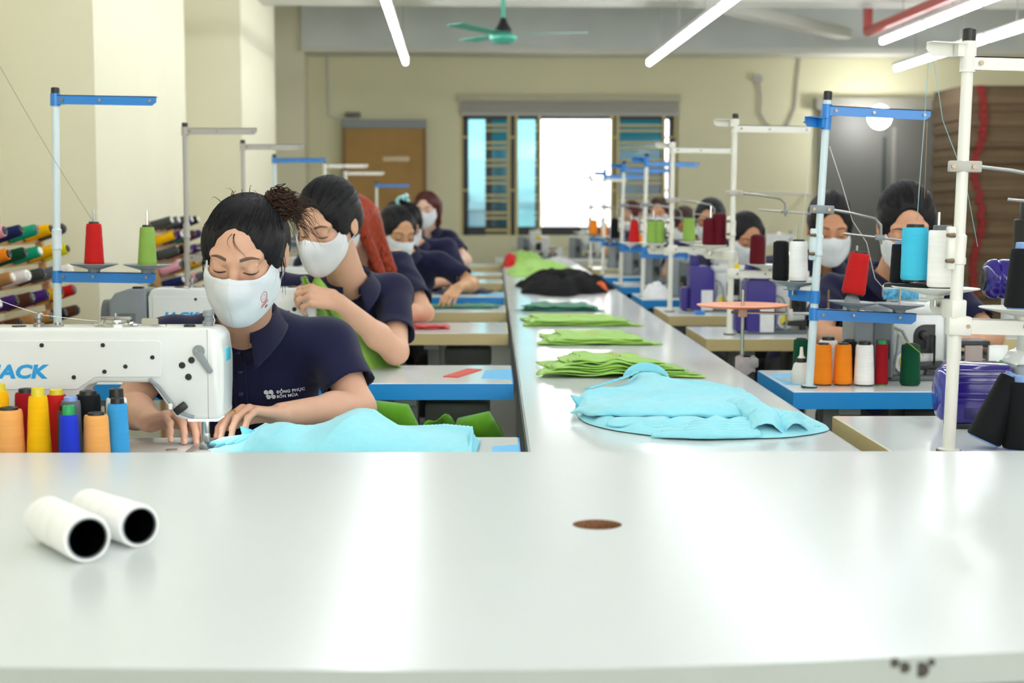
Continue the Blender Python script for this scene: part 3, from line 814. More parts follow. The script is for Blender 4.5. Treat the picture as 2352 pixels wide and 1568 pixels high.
# ------------------------------------------------------------------ smooth solids on a voxel grid (bodies, clothes, hair)
class Vox:
    def __init__(s, lo, hi, h):
        s.h = h; s.lo = np.array(lo, np.float32)
        s.n = np.maximum(4, np.ceil((np.array(hi) - s.lo) / h).astype(int) + 1)
        s.d = np.full(s.n, 0.08, np.float32)
    def blk(s, lo, hi):
        a = np.clip(np.floor((np.array(lo) - s.lo) / s.h).astype(int), 0, s.n)
        b = np.clip(np.ceil((np.array(hi) - s.lo) / s.h).astype(int) + 1, 0, s.n)
        if (b <= a).any(): return None
        ax = [(s.lo[i] + np.arange(a[i], b[i], dtype=np.float32) * s.h) for i in range(3)]
        return tuple(slice(a[i], b[i]) for i in range(3)), ax[0][:, None, None], ax[1][None, :, None], ax[2][None, None, :]
    def put(s, fn, lo, hi, k=0.01, mode='u'):
        g = k + 0.015
        B = s.blk(np.array(lo) - g, np.array(hi) + g)
        if B is None: return s
        sl, X, Y, Z = B
        e = fn(X, Y, Z); d = s.d[sl]
        if mode == 'u': s.d[sl] = smin(d, e, k)
        elif mode == 's': s.d[sl] = -smin(-d, e, k)
        elif mode == 'i': s.d[sl] = -smin(-d, -e, k)
        return s
    def cap(s, a, b, ra, rb, k=0.01, mode='u', cut=None):
        a = np.array(a, np.float32); b = np.array(b, np.float32); r = max(ra, rb)
        return s.put(lambda X, Y, Z: d_cap(X, Y, Z, a, b, ra, rb, cut), np.minimum(a, b) - r, np.maximum(a, b) + r, k, mode)
    def ell(s, c, r, R=None, k=0.01, mode='u'):
        c = np.array(c, np.float32); q = max(r)
        return s.put(lambda X, Y, Z: d_ell(X, Y, Z, c, r, R), c - q, c + q, k, mode)
    def sample(s, P):
        q = (np.asarray(P, np.float32) - s.lo) / s.h
        q = np.clip(q, 0, s.n - 1.001); i = q.astype(int); f = q - i
        D = s.d; o = 0
        for dx in (0, 1):
            for dy in (0, 1):
                for dz in (0, 1):
                    w = (f[..., 0] if dx else 1 - f[..., 0]) * (f[..., 1] if dy else 1 - f[..., 1]) * (f[..., 2] if dz else 1 - f[..., 2])
                    o = o + w * D[i[..., 0] + dx, i[..., 1] + dy, i[..., 2] + dz]
        return o
    def hit(s, O, Dv, L, n=90):
        """first surface point from O along Dv over length L (arrays)"""
        O = np.asarray(O, np.float32); Dv = np.asarray(Dv, np.float32)
        t = np.linspace(0, L, n, dtype=np.float32)
        P = O[..., None, :] + Dv[..., None, :] * t[:, None]
        v = s.sample(P)
        ins = v < 0
        k = np.argmax(ins, axis=-1); k = np.where(ins.any(-1), k, n - 1); k0 = np.maximum(k - 1, 0)
        v1 = np.take_along_axis(v, k[..., None], -1)[..., 0]; v0 = np.take_along_axis(v, k0[..., None], -1)[..., 0]
        f = np.where(np.abs(v0 - v1) > 1e-9, v0 / (v0 - v1 + 1e-12), 0).clip(0, 1)
        tt = t[k0] + (t[k] - t[k0]) * f
        return O + Dv * tt[..., None]
    def mesh(s, name, iso=0.0):
        d = np.clip(s.d, -3 * s.h, 3 * s.h)
        # close the box so nothing is left open at its sides
        for ax in range(3):
            for e in (0, -1):
                ix = [slice(None)] * 3; ix[ax] = e; d[tuple(ix)] = 3 * s.h
        g = openvdb.FloatGrid(3 * s.h); g.copyFromArray(d)
        v, q = g.convertToQuads(iso)
        v = v.astype(np.float64) * s.h + s.lo
        me = bpy.data.meshes.new(name)
        me.vertices.add(len(v)); me.vertices.foreach_set('co', v.ravel())
        q = q[:, ::-1]
        me.loops.add(len(q) * 4); me.loops.foreach_set('vertex_index', q.astype(np.int32).ravel())
        me.polygons.add(len(q)); me.polygons.foreach_set('loop_start', np.arange(len(q), dtype=np.int32) * 4)
        me.update(calc_edges=True)
        return me

def smin(a, b, k):
    if k <= 0: return np.minimum(a, b)
    h = np.clip(0.5 + 0.5 * (b - a) / k, 0, 1)
    return b + (a - b) * h - k * h * (1 - h)
def d_cap(X, Y, Z, a, b, ra, rb, cut=None):
    ba = b - a; L = float(ba @ ba) + 1e-12
    px, py, pz = X - a[0], Y - a[1], Z - a[2]
    t = np.clip((px * ba[0] + py * ba[1] + pz * ba[2]) / L, 0, 1)
    d = np.sqrt((px - t * ba[0]) ** 2 + (py - t * ba[1]) ** 2 + (pz - t * ba[2]) ** 2) - (ra + (rb - ra) * t)
    if cut is not None:
        u = ba / math.sqrt(L)
        d = np.maximum(d, (X - b[0]) * u[0] + (Y - b[1]) * u[1] + (Z - b[2]) * u[2] - cut)
    return d
def d_ell(X, Y, Z, c, r, R=None):
    x, y, z = X - c[0], Y - c[1], Z - c[2]
    if R is not None:
        x, y, z = R[0][0] * x + R[1][0] * y + R[2][0] * z, R[0][1] * x + R[1][1] * y + R[2][1] * z, R[0][2] * x + R[1][2] * y + R[2][2] * z
    k0 = np.sqrt((x / r[0]) ** 2 + (y / r[1]) ** 2 + (z / r[2]) ** 2)
    k1 = np.sqrt((x / r[0] ** 2) ** 2 + (y / r[1] ** 2) ** 2 + (z / r[2] ** 2) ** 2) + 1e-9
    return k0 * (k0 - 1) / k1

# ---- head in its own frame: face towards -y, eyes at z = 0, chin near -0.11, crown near 0.115
def head_sd(X, Y, Z, ears=True):
    E_ = lambda c, r, R=None: d_ell(X, Y, Z, c, r, R)
    C_ = lambda a, b, ra, rb: d_cap(X, Y, Z, np.array(a, np.float32), np.array(b, np.float32), ra, rb)
    d = E_((0, 0.014, 0.030), (0.0735, 0.094, 0.079))
    d = smin(d, E_((0, -0.018, -0.032), (0.0645, 0.070, 0.080)), 0.03)
    d = smin(d, E_((0, -0.034, -0.076), (0.046, 0.050, 0.034)), 0.025)
    d = smin(d, E_((0, -0.070, -0.096), (0.020, 0.016, 0.015)), 0.018)
    for s in (-1, 1):
        d = smin(d, E_((s * 0.043, -0.056, -0.024), (0.021, 0.020, 0.017)), 0.015)
        d = smin(d, C_((s * 0.012, -0.079, 0.020), (s * 0.046, -0.066, 0.024), 0.0085, 0.0075), 0.014)
        d = -smin(-d, E_((s * 0.0315, -0.093, 0.0005), (0.019, 0.0135, 0.0105)), 0.007)
        d = smin(d, E_((s * 0.0315, -0.0735, -0.001), (0.0150, 0.0120, 0.0110)), 0.003)
        # fold above the lid and soft pouch below it
        d = smin(d, C_((s * 0.020, -0.0820, 0.0105), (s * 0.045, -0.0745, 0.0095), 0.0030, 0.0028), 0.005)
        d = smin(d, E_((s * 0.031, -0.0745, -0.0165), (0.014, 0.0075, 0.0050)), 0.008)
    d = smin(d, C_((0, -0.080, 0.014), (0, -0.103, -0.030), 0.0075, 0.0105), 0.010)
    for s in (-1, 1):
        d = smin(d, E_((s * 0.0125, -0.095, -0.036), (0.0085, 0.010, 0.0075)), 0.006)
        if ears:
            e = E_((s * 0.0775, 0.016, -0.006), (0.0075, 0.0185, 0.031))
            e = -smin(-e, E_((s * 0.086, 0.008, -0.002), (0.006, 0.010, 0.019)), 0.004)
            d = smin(d, e, 0.005)
    return d
HV = Vox((-0.12, -0.14, -0.14), (0.12, 0.13, 0.14), 0.003)
HV.put(head_sd, (-0.1, -0.12, -0.12), (0.1, 0.12, 0.12), 0.0)
MV = Vox((-0.12, -0.14, -0.15), (0.12, 0.13, 0.10), 0.003)      # the tented form a mask takes over nose, cheeks and chin
MV.put(lambda X, Y, Z: smin(smin(smin(head_sd(X, Y, Z, False), d_ell(X, Y, Z, (0, -0.085, -0.045), (0.026, 0.030, 0.042)), 0.05),
       d_ell(X, Y, Z, (0, -0.066, -0.095), (0.030, 0.030, 0.026)), 0.045), d_ell(X, Y, Z, (0, -0.03, -0.06), (0.066, 0.06, 0.05)), 0.03), (-0.1, -0.12, -0.14), (0.1, 0.12, 0.1), 0.0)

def on_face(pts, off=0.001):
    """(x, z) pairs in head space dropped on the face"""
    P = np.array([(x, -0.135, z) for x, z in pts], np.float32); D = np.tile(np.array((0, 1, 0), np.float32), (len(P), 1))
    return HV.hit(P, D, 0.14) - D * off

SKIN = {}
def skin(col):
    if col not in SKIN:
        SKIN[col] = mat('skin_' + col.strip('#'), col, rough=0.48, spec=0.35, noise=0.05, nscale=18, sss=0.12, bump=0.08, bscale=500)
    return SKIN[col]
M_NAVY = mat('navy_pique_cotton', '#1b1c3a', rough=0.85, spec=0.15, sheen=0.12, noise=0.10, nscale=400, bump=0.35, bscale=900)
M_COLLAR = mat('navy_knit_collar', '#191a36', rough=0.85, spec=0.15, sheen=0.12, bump=0.3, bscale=700)
M_TROUSER = mat('black_trousers', '#16171b', rough=0.8)
M_SHOE = mat('dark_sandal', '#231f1d', rough=0.6)
M_MASK = mat('white_cotton_mask', '#d2d7db', rough=0.7, sheen=0.2, bump=0.1, bscale=600)
M_MASK2 = mat('white_fleece_mask', '#d9dbdc', rough=0.75, bump=0.15, bscale=400)
M_LASH = mat('eyelash_dark', '#1a1210', rough=0.7)
M_BROW = mat('eyebrow_brown', '#6a5244', rough=0.8)
M_BUTTON = mat('navy_button', '#1a2146', rough=0.2)
M_PRINT = mat('white_print', '#d9dade', rough=0.6)
M_GOLD = mat('gold', '#d9a94a', rough=0.2, metal=1.0)
M_NAIL = mat('fingernail', '#dcae98', rough=0.25)

def hair_mat(name, root, tip=None):
    """dark glossy hair streaked along the comb lines (object z points to the knot)"""
    if name in MATS: return MATS[name]
    m = mat(name, root, rough=0.42, spec=0.22)
    nt = m.node_tree; b = nt.nodes['Principled BSDF']
    tc = nt.nodes.new('ShaderNodeTexCoord'); sx = nt.nodes.new('ShaderNodeSeparateXYZ')
    nt.links.new(tc.outputs['Object'], sx.inputs[0])
    at = nt.nodes.new('ShaderNodeMath'); at.operation = 'ARCTAN2'
    nt.links.new(sx.outputs[0], at.inputs[0]); nt.links.new(sx.outputs[1], at.inputs[1])
    cb = nt.nodes.new('ShaderNodeCombineXYZ')
    mu = nt.nodes.new('ShaderNodeMath'); mu.operation = 'MULTIPLY'; mu.inputs[1].default_value = 22
    nt.links.new(at.outputs[0], mu.inputs[0]); nt.links.new(mu.outputs[0], cb.inputs[0])
    mz = nt.nodes.new('ShaderNodeMath'); mz.operation = 'MULTIPLY'; mz.inputs[1].default_value = 14
    nt.links.new(sx.outputs[2], mz.inputs[0]); nt.links.new(mz.outputs[0], cb.inputs[1])
    n = nt.nodes.new('ShaderNodeTexNoise'); n.inputs['Scale'].default_value = 3.0; n.inputs['Detail'].default_value = 6
    nt.links.new(cb.outputs[0], n.inputs['Vector'])
    r = nt.nodes.new('ShaderNodeValToRGB')
    c = lin(root); c2 = lin(tip or root)
    r.color_ramp.elements[0].position = 0.35; r.color_ramp.elements[1].position = 0.72
    r.color_ramp.elements[0].color = tuple(x * 0.6 for x in c[:3]) + (1,); r.color_ramp.elements[1].color = tuple(min(1, x * 1.5) for x in c2[:3]) + (1,)
    nt.links.new(n.outputs[0], r.inputs[0]); nt.links.new(r.outputs[0], b.inputs['Base Color'])
    bp = nt.nodes.new('ShaderNodeBump'); bp.inputs['Strength'].default_value = 0.5; bp.inputs['Distance'].default_value = 0.003
    nt.links.new(n.outputs[0], bp.inputs['Height']); nt.links.new(bp.outputs[0], b.inputs['Normal'])
    return m
HAIR_BLACK = hair_mat('hair_black', '#0f0e11', '#1c1b1f')
HAIR_BROWN = hair_mat('hair_brown', '#1f1410', '#452c1e')
HAIR_RED = hair_mat('hair_red', '#6e1f1d', '#a8462c')
HAIR_AUB = hair_mat('hair_auburn', '#2a1214', '#5c241c')

def head_rot(pitch, yaw, roll):
    return (Matrix.Rotation(math.radians(yaw), 3, 'Z') @ Matrix.Rotation(math.radians(pitch), 3, 'X') @ Matrix.Rotation(math.radians(roll), 3, 'Y'))

def hand_joints(wrist, tip_dir, back, side, curl, spread=5.0, size=1.0, thumb=(35, 25)):
    """finger chains of one hand. tip_dir: wrist to knuckles, back: out of the back of the hand,
    side +1 when the thumb lies on the +lateral side (dir x back), curl: per finger (a, b, c) degrees"""
    w = Vector(wrist); d = Vector(tip_dir).normalized(); n = Vector(back); n = (n - d * n.dot(d)).normalized()
    lat = d.cross(n).normalized() * side       # towards the thumb
    chains = []
    lens = [(0.040, 0.024, 0.020), (0.044, 0.027, 0.021), (0.041, 0.025, 0.020), (0.032, 0.020, 0.018)]
    palm = []
    for i in range(4):
        off = (0.030, 0.010, -0.010, -0.029)[i] * size
        kn = w + d * (0.088, 0.092, 0.088, 0.080)[i] * size + lat * off + n * (0.0, 0.004, 0.002, -0.004)[i] * size
        palm.append((w + lat * off * 0.5, kn))
        ang = math.radians((1.5 - i) * spread)
        f = (d * math.cos(ang) + lat * math.sin(ang)).normalized()
        axis = f.cross(n).normalized()
        pts = [kn]; a = 0
        for L, c in zip(lens[i], curl[i]):
            a += c
            dr = Matrix.Rotation(-math.radians(a), 3, axis) @ f
            pts.append(pts[-1] + dr * L * size)
        chains.append(pts)
    # thumb from the side of the palm near its base
    b0 = w + d * 0.022 * size + lat * 0.022 * size
    a1, a2 = math.radians(thumb[0]), math.radians(thumb[1])
    t1 = (d * math.cos(a1) + lat * math.sin(a1) - n * 0.35).normalized()
    t2 = (d * math.cos(a1 - a2) + lat * math.sin(a1 - a2) - n * 0.45).normalized()
    p1 = b0 + t1 * 0.042 * size; p2 = p1 + t2 * 0.032 * size; p3 = p2 + t2 * 0.026 * size
    return palm, chains, [b0, p1, p2, p3], (d, n, lat)

def put_hand(V, H, size=1.0):
    palm, chains, th, (d, n, lat) = H
    for a, b in palm:
        V.cap(a - n * 0.002, b - n * 0.003 * size, 0.0135 * size, 0.0105 * size, 0.010)
    for i, pts in enumerate(chains):
        r = (0.0088, 0.0088, 0.0083, 0.0073)[i] * size
        for j in range(3):
            V.cap(pts[j], pts[j + 1], r * (1.06, 0.98, 0.9)[j], r * (0.98, 0.9, 0.74)[j], 0.0035)
        V.ell(pts[1], (r * 1.1,) * 3, k=0.003)
    V.cap(th[0], th[1], 0.0165 * size, 0.0115 * size, 0.010)
    V.cap(th[1], th[2], 0.0110 * size, 0.0098 * size, 0.004)
    V.cap(th[2], th[3], 0.0098 * size, 0.0078 * size, 0.004)

def strands(V, C0, start, target, n, rad=0.0011, off=0.0006, seed=1, jitter=0.12, span=(0.0, 1.0), wob=0.0):
    """fine strand tubes combed over a hair volume from random starts towards a target direction"""
    rr = np.random.RandomState(seed)
    m = MB()
    tgt = np.array(target, float); tgt /= np.linalg.norm(tgt)
    done = 0
    for _ in range(n * 6):
        if done >= n: break
        s0 = start(rr)
        s0 = s0 / np.linalg.norm(s0)
        e = tgt + rr.normal(0, jitter, 3); e /= np.linalg.norm(e)
        om = math.acos(np.clip(s0 @ e, -1, 1))
        if om < 0.25 or om > 2.9: continue
        f = np.linspace(span[0], span[1], 11)
        D = (np.sin((1 - f) * om)[:, None] * s0 + np.sin(f * om)[:, None] * e) / math.sin(om)
        P = V.hit(np.array(C0, np.float32) + D * 0.19, -D, 0.17, 110) + D * (off + wob * rr.rand())
        r = [rad * (0.35 + 0.65 * math.sin(math.pi * min(1, 0.1 + x))) for x in np.linspace(0, 0.9, 11)]
        m.tube([tuple(p) for p in P], r, 4, False)
        done += 1
    return m

def person(label, J, hair='tied', hair_m=None, sk='#c98f6b', h=0.005, mask='cup', scale=1.0, nstrand=0, logo=True, sleeve=0.66, seed=1, extras=None, leg=True, group='seated workers in navy polo shirts', hairline=0.0, vol=0.0):
    """J: world joints: head, rot(pitch,yaw,roll), neck, sa, sb, ea, eb, wa, wb, ha, hb (hand specs or None), pelvis"""
    V3 = lambda p: np.array(p, np.float32)
    hc = V3(J['head']); R = head_rot(*J['rot']); Rn = np.array(R) * 1.0
    t = thing('person', label, 'person', (J['pelvis'][0], J['pelvis'][1], 0), 0, group)
    base = Vector((J['pelvis'][0], J['pelvis'][1], 0))
    back = Matrix.Translation(-base)
    nk, sa, sb, pv = V3(J['neck']), V3(J['sa']), V3(J['sb']), V3(J['pelvis'])
    mid = (sa + sb) / 2
    pts = [hc, nk, sa, sb, pv] + [V3(J[k]) for k in ('ea', 'eb', 'wa', 'wb') if J.get(k) is not None]
    lo = np.min(pts, 0) - 0.2; hi = np.max(pts, 0) + 0.17
    hands = {}
    for k, w in (('ha', 'wa'), ('hb', 'wb')):
        if J.get(k): hands[k] = hand_joints(J[w], **J[k])
    # torso shared by body and shirt
    ax = pv - mid
    yawT = math.atan2(sb[1] - sa[1], sb[0] - sa[0])
    tilt = math.atan2(-ax[1], ax[2])
    RT = np.array(Matrix.Rotation(yawT, 3, 'Z') @ Matrix.Rotation(math.atan2(ax[1], -ax[2]), 3, 'X'))
    hw = np.linalg.norm(sb - sa) / 2
    def torso(V, g):
        V.ell(mid + ax * 0.22 - V3((0, 0.0, 0)), (hw * 0.86 + g, 0.105 + g, 0.17 + g), RT, 0.03)
        V.ell(mid + ax * 0.30 + V3(RT @ np.array((0, -0.055, 0))), (hw * 0.68 + g, 0.062 + g, 0.085 + g), RT, 0.05)
        V.ell(mid + ax * 0.62, (hw * 0.76 + g, 0.105 + g, 0.17 + g), RT, 0.05)
        V.ell(pv, (hw * 0.86 + g, 0.125 + g, 0.12 + g), None, 0.05)
        for s_ in (sa, sb):
            V.cap(nk - V3((0, 0, 0.022)), s_ - V3((0, 0, 0.018)), 0.050 + g, 0.040 + g, 0.04)
            V.cap(mid + ax * 0.15, s_ + ax * 0.05, 0.07 + g, 0.052 + g, 0.04)
    # ---- body: one continuous skin
    Bd = Vox(lo, hi, h)
    sc = J.get('hs', 1.0)
    c3 = hc
    def hd(X, Y, Z):
        x, y, z = X - c3[0], Y - c3[1], Z - c3[2]
        return head_sd((Rn[0][0] * x + Rn[1][0] * y + Rn[2][0] * z) / sc, (Rn[0][1] * x + Rn[1][1] * y + Rn[2][1] * z) / sc, (Rn[0][2] * x + Rn[1][2] * y + Rn[2][2] * z) / sc) * sc
    torso(Bd, -0.012)
    nt_ = hc + V3(Rn @ np.array((0, 0.022, -0.055)))
    Bd.cap(nt_, nk - V3((0, 0, 0.02)), 0.050, 0.056, 0.02)
    Bd.cap(hc + V3(Rn @ np.array((0, -0.02, -0.07))), nk + V3((0, -0.03, -0.02)), 0.036, 0.045, 0.03)
    Bd.put(hd, hc - 0.15, hc + 0.15, 0.014)
    for s_, e_, w_, hk in (('sa', 'ea', 'wa', 'ha'), ('sb', 'eb', 'wb', 'hb')):
        if J.get(e_) is None: continue
        s0, e0 = V3(J[s_]), V3(J[e_])
        Bd.cap(s0, e0, 0.046, 0.037, 0.03)
        if J.get(w_) is None: continue
        w0 = V3(J[w_])
        md = e0 * 0.68 + w0 * 0.32
        Bd.cap(e0, md, 0.037, 0.038, 0.02); Bd.cap(md, w0, 0.037, 0.0245, 0.02)
        if hk in hands: put_hand(Bd, hands[hk], J[hk].get('size', 1.0))
        else: Bd.ell(w0, (0.03, 0.035, 0.025), None, 0.02)
    me = Bd.mesh('body'); me.transform(back); body = link('body', me, skin(sk), t, 180)
    # ---- shirt
    Sh = Vox(lo - 0.02, hi + 0.02, max(h * 1.3, 0.0042))
    torso(Sh, 0.004)
    for s_, e_ in (('sa', 'ea'), ('sb', 'eb')):
        if J.get(e_) is None: continue
        s0, e0 = V3(J[s_]), V3(J[e_]); en = s0 + (e0 - s0) * sleeve
        Sh.cap(s0 + (e0 - s0) * 0.08, en, 0.053, 0.061, 0.035, cut=0.0)
    # soft creases
    rr = random.Random(seed)
    ph = [rr.uniform(0, 6) for _ in range(6)]
    X = (Sh.lo[0] + np.arange(Sh.n[0]) * Sh.h)[:, None, None].astype(np.float32); Y = (Sh.lo[1] + np.arange(Sh.n[1]) * Sh.h)[None, :, None].astype(np.float32); Z = (Sh.lo[2] + np.arange(Sh.n[2]) * Sh.h)[None, None, :].astype(np.float32)
    dx, dy, dz = X - mid[0], Y - mid[1], Z - mid[2]
    ad = np.abs(dx)
    wv = np.sin(38 * ad + 30 * dz + 7 * np.sin(9 * dz + 6 * dx + ph[0]) + ph[1]) * np.sin(11 * dx - 9 * dz + ph[2])
    wv2 = np.sin(62 * dz - 26 * ad + 6 * np.sin(13 * dx + ph[3]) + 4 * np.sin(15 * dy + ph[4]))
    Sh.d += 0.0022 * wv + 0.0018 * wv2 * np.clip((ad - 0.08) / 0.1, 0, 1)
    # neck opening, sleeve mouths, hem
    Sh.cap(nt_, nk - V3((0, 0, 0.015)), 0.052, 0.064, 0.008, 's')
    Sh.cap(nk + V3((0, -0.02, 0.0)), nk + V3((0, -0.095, -0.055)), 0.054, 0.026, 0.012, 's')
    for s_, e_ in (('sa', 'ea'), ('sb', 'eb')):
        if J.get(e_) is None: continue
        s0, e0 = V3(J[s_]), V3(J[e_])
        Sh.cap(s0 + (e0 - s0) * (sleeve - 0.12), s0 + (e0 - s0) * (sleeve + 0.2), 0.052, 0.056, 0.003, 's')
    zc = pv[2] - 0.06
    Sh.d = np.maximum(Sh.d, zc - Z)
    me = Sh.mesh('shirt'); me.transform(back); shirt = link('shirt', me, M_NAVY, t, 180)
    # ---- collar: folded band round the neck, points in front
    ndir = nt_ - nk; ndir = ndir / np.linalg.norm(ndir)
    yw = yawT
    def coll(u, v):
        a = (u - 0.5) * 2 * math.radians(160)                   # 0 at the nape
        fr = abs(a) / math.radians(160)
        ca, sa_ = math.sin(a), math.cos(a)
        r_in = 0.060 + 0.004 * fr
        top = 0.030 - 0.070 * fr ** 2.0
        wd = 0.042 + 0.042 * max(0, (fr - 0.45) / 0.55) ** 1.6
        if v < 0.3:
            f_ = v / 0.3; rr_ = r_in + 0.003; z_ = top - 0.02 * (1 - f_)
        else:
            f_ = (v - 0.3) / 0.7; rr_ = r_in + 0.006 + wd * f_ * (0.72 - 0.15 * fr); z_ = top + 0.003 - wd * f_ * (0.62 + 0.25 * fr)
        x_, y_ = rr_ * ca, rr_ * sa_ * (1.0 if sa_ > 0 else 1.12)
        p = Matrix.Rotation(yw, 3, 'Z') @ Vector((x_, y_, 0))
        q = V3(nk) + V3(p) + V3((0, 0.004, z_ + 0.008)) + ndir * 0.0 + V3((0, -0.028 * fr ** 2, 0))
        return Vector(q) - base
    m = MB(); m.grid(coll, 61, 11, 0.003); collar = m.build('collar', M_COLLAR, t, 180)
    def chest(x, z, off=0.0):
        p = Sh.hit(np.array([[x, pv[1] - 0.6, z]], np.float32), np.array([[0, 1, 0]], np.float32), 0.75, 260)[0]
        return Vector((p[0], p[1] - off, p[2])) - base
    def on_chest(o, off):
        me = o.data; n = len(me.vertices); co = np.empty(n * 3); me.vertices.foreach_get('co', co); co = co.reshape(-1, 3)
        O = np.stack([co[:, 0] + base.x, np.full(n, pv[1] - 0.6), co[:, 2]], 1).astype(np.float32)
        P = Sh.hit(O, np.tile(np.array((0, 1, 0), np.float32), (n, 1)), 0.75, 260)
        dep = co[:, 1] - co[:, 1].min()
        co[:, 1] = P[:, 1] - base.y - off + dep
        me.vertices.foreach_set('co', co.ravel()); me.update()
    # ---- head children
    HM = Matrix.Translation(Vector(hc) - base) @ R.to_4x4() @ Matrix.Diagonal((sc, sc, sc, 1))
    def hchild(name, mb, mt, smooth=180, q=None):
        """q: rotation that turns object z to the comb direction, shape stays put"""
        o = mb.build(name, mt, t, smooth) if isinstance(mb, MB) else link(name, mb, mt, t, smooth)
        if q is not None:
            o.data.transform(q.inverted().to_4x4()); o.matrix_local = HM @ q.to_4x4()
        else:
            o.matrix_local = HM
        return o
    for s_ in (-1, 1):
        xs = np.linspace(-0.0145, 0.0145, 9)
        pl = on_face([(s_ * 0.0315 + x, -0.0065 - 0.0018 * math.cos(x / 0.0145 * 1.5) + 0.0022) for x in xs], 0.0004)
        m = MB(); m.tube([tuple(p) for p in pl], [0.0004 + 0.0011 * math.sin(math.pi * (0.12 + 0.76 * k / 8)) for k in range(9)], 6); hchild('eyelash', m, M_LASH)
        xs = np.linspace(0, 1, 10)
        pl = on_face([(s_ * (0.0135 + 0.036 * x), 0.0225 + 0.0050 * math.sin(x * 2.7) - 0.0020 * x) for x in xs], 0.0)
        m = MB()
        for dz_ in (-0.0011, 0.0011):
            m.tube([(p[0], p[1] + 0.0016, p[2] + dz_ * 1.6 * (1 - 0.7 * x)) for p, x in zip(pl, xs)], [0.0027 * (1 - 0.75 * abs(x - 0.35) ** 1.2) for x in xs], 8)
        hchild('eyebrow', m, M_BROW)
    # ---- mask
    if mask:
        def mk(u, v, lift=0.0):
            a = (u - 0.5) * 2 * math.radians(78); f_ = abs(u - 0.5) * 2
            if mask == 'cup':
                zt = -0.001 - 0.012 * math.sin(math.pi * min(1, f_ * 1.2)) + 0.006 * f_ ** 3
                zb = -0.119 + 0.070 * f_ ** 2.0
            else:
                zt = 0.003 - 0.022 * math.sin(math.pi * min(1, f_ * 1.1)) * 0.9 + 0.004 * f_ ** 3
                zb = -0.122 + 0.074 * f_ ** 1.8
            z_ = zt + (zb - zt) * v
            dirv = np.array((math.sin(a), -math.cos(a), 0), np.float32)
            o_ = np.array((0, -0.012, z_), np.float32)
            p = MV.hit((o_ + dirv * 0.13)[None], -dirv[None], 0.12, 120)[0]
            rid = (0.007 if mask == 'cup' else 0.014) * math.exp(-(f_ / (0.10 if mask == 'cup' else 0.09)) ** 2) * math.sin(math.pi * min(1, 0.12 + v * 0.85))
            puck = 0.0007 * math.sin(19 * v + 9 * f_) * f_ + 0.0004 * math.sin(23 * f_ + 9 * v)
            return Vector(p + dirv * (0.0045 + rid + puck + lift))
        m = MB(); m.grid(mk, 49, 25, 0.002); mo = hchild('face_mask', m, M_MASK if mask == 'cup' else M_MASK2)
        m = MB()
        m.tube([mk(k / 48, 0.06, 0.0022) for k in range(3, 46)], 0.0008, 5)
        m.tube([mk(0.5, k / 20, 0.0023) for k in range(21)], 0.0008, 5)
        m.tube([mk(k / 48, 0.97, 0.0022) for k in range(6, 43)], 0.0008, 5)
        hchild('mask_seam', m, M_MASK)
        for s_ in (0, 1):
            e0, e1 = mk(s_, 0.05), mk(s_, 0.95); sg = 1 if s_ else -1
            m = MB(); pts_ = [e0, Vector((sg * 0.076, -0.006, 0.012)), Vector((sg * 0.080, 0.014, 0.024)), Vector((sg * 0.081, 0.032, 0.004)), Vector((sg * 0.078, 0.026, -0.030)), e1]
            m.tube(pts_, 0.0018, 6); hchild('ear_loop', m, M_MASK)
    # ---- hair
    hm = hair_m or HAIR_BLACK
    G = Vox((-0.16, -0.15, -0.32), (0.16, 0.22, 0.20), 0.003 if h < 0.003 else 0.004 if h < 0.0045 else 0.006)
    G.ell((0, 0.018, 0.031), (0.0815, 0.099, 0.081), None, 0.01)
    part = hairline
    if vol: G.ell((0, 0.026, 0.040 + vol), (0.074, 0.088, 0.080), None, 0.03)
    if hair in ('bun', 'tied', 'pony'):
        G.ell((0, 0.05, -0.005), (0.076, 0.06, 0.07), None, 0.03)
        for s_ in (-1, 1): G.ell((s_ * 0.069, -0.022, 0.020), (0.012, 0.028, 0.042), None, 0.02)
        vb = 0.75 if hair == 'bun' else 0.40
        G.put(lambda X, Y, Z: np.maximum(d_ell(X, Y, Z, (0, -0.122, -0.002), (0.066, 0.085, 0.112 + part)), (Z + vb * np.abs(X) - (0.092 if hair == 'bun' else 0.096)) / math.sqrt(1 + vb * vb)), (-0.07, -0.21, -0.12), (0.07, -0.03, 0.12), 0.006, 's')
        G.ell((0, -0.10, -0.085), (0.12, 0.100, 0.080), None, 0.010, 's')
        for s_ in (-1, 1): G.ell((s_ * 0.088, 0.012, -0.022), (0.020, 0.021, 0.030), None, 0.006, 's')
        G.put(lambda X, Y, Z: Z + 0.045 + 0 * X + 0 * Y, (-0.16, -0.15, -0.32), (0.16, 0.22, 0.2), 0.02, 's') if False else None
        knot = {'bun': (0.30, 0.55, 0.80), 'tied': (0.0, 0.85, 0.15), 'pony': (-0.25, 0.75, 0.65)}[hair]
    else:                                                            # loose hair: bob or long
        L = 0.13 if hair == 'bob' else 0.26
        G.ell((0, 0.045, -0.02), (0.086, 0.075, 0.09), None, 0.03)
        for s_ in (-1, 1):
            G.cap((s_ * 0.072, 0.0, 0.02), (s_ * 0.078, 0.005, -L + 0.02), 0.026, 0.02, 0.03)
            G.cap((s_ * 0.04, 0.07, 0.0), (s_ * 0.045, 0.075, -L), 0.045, 0.028, 0.04)
        G.ell((0, -0.122, -0.012), (0.062, 0.083, 0.108 + part), None, 0.010, 's')
        G.ell((0, -0.09, -0.12), (0.058, 0.095, 0.15), None, 0.010, 's')
        knot = (0.05, 0.2, 1.0)
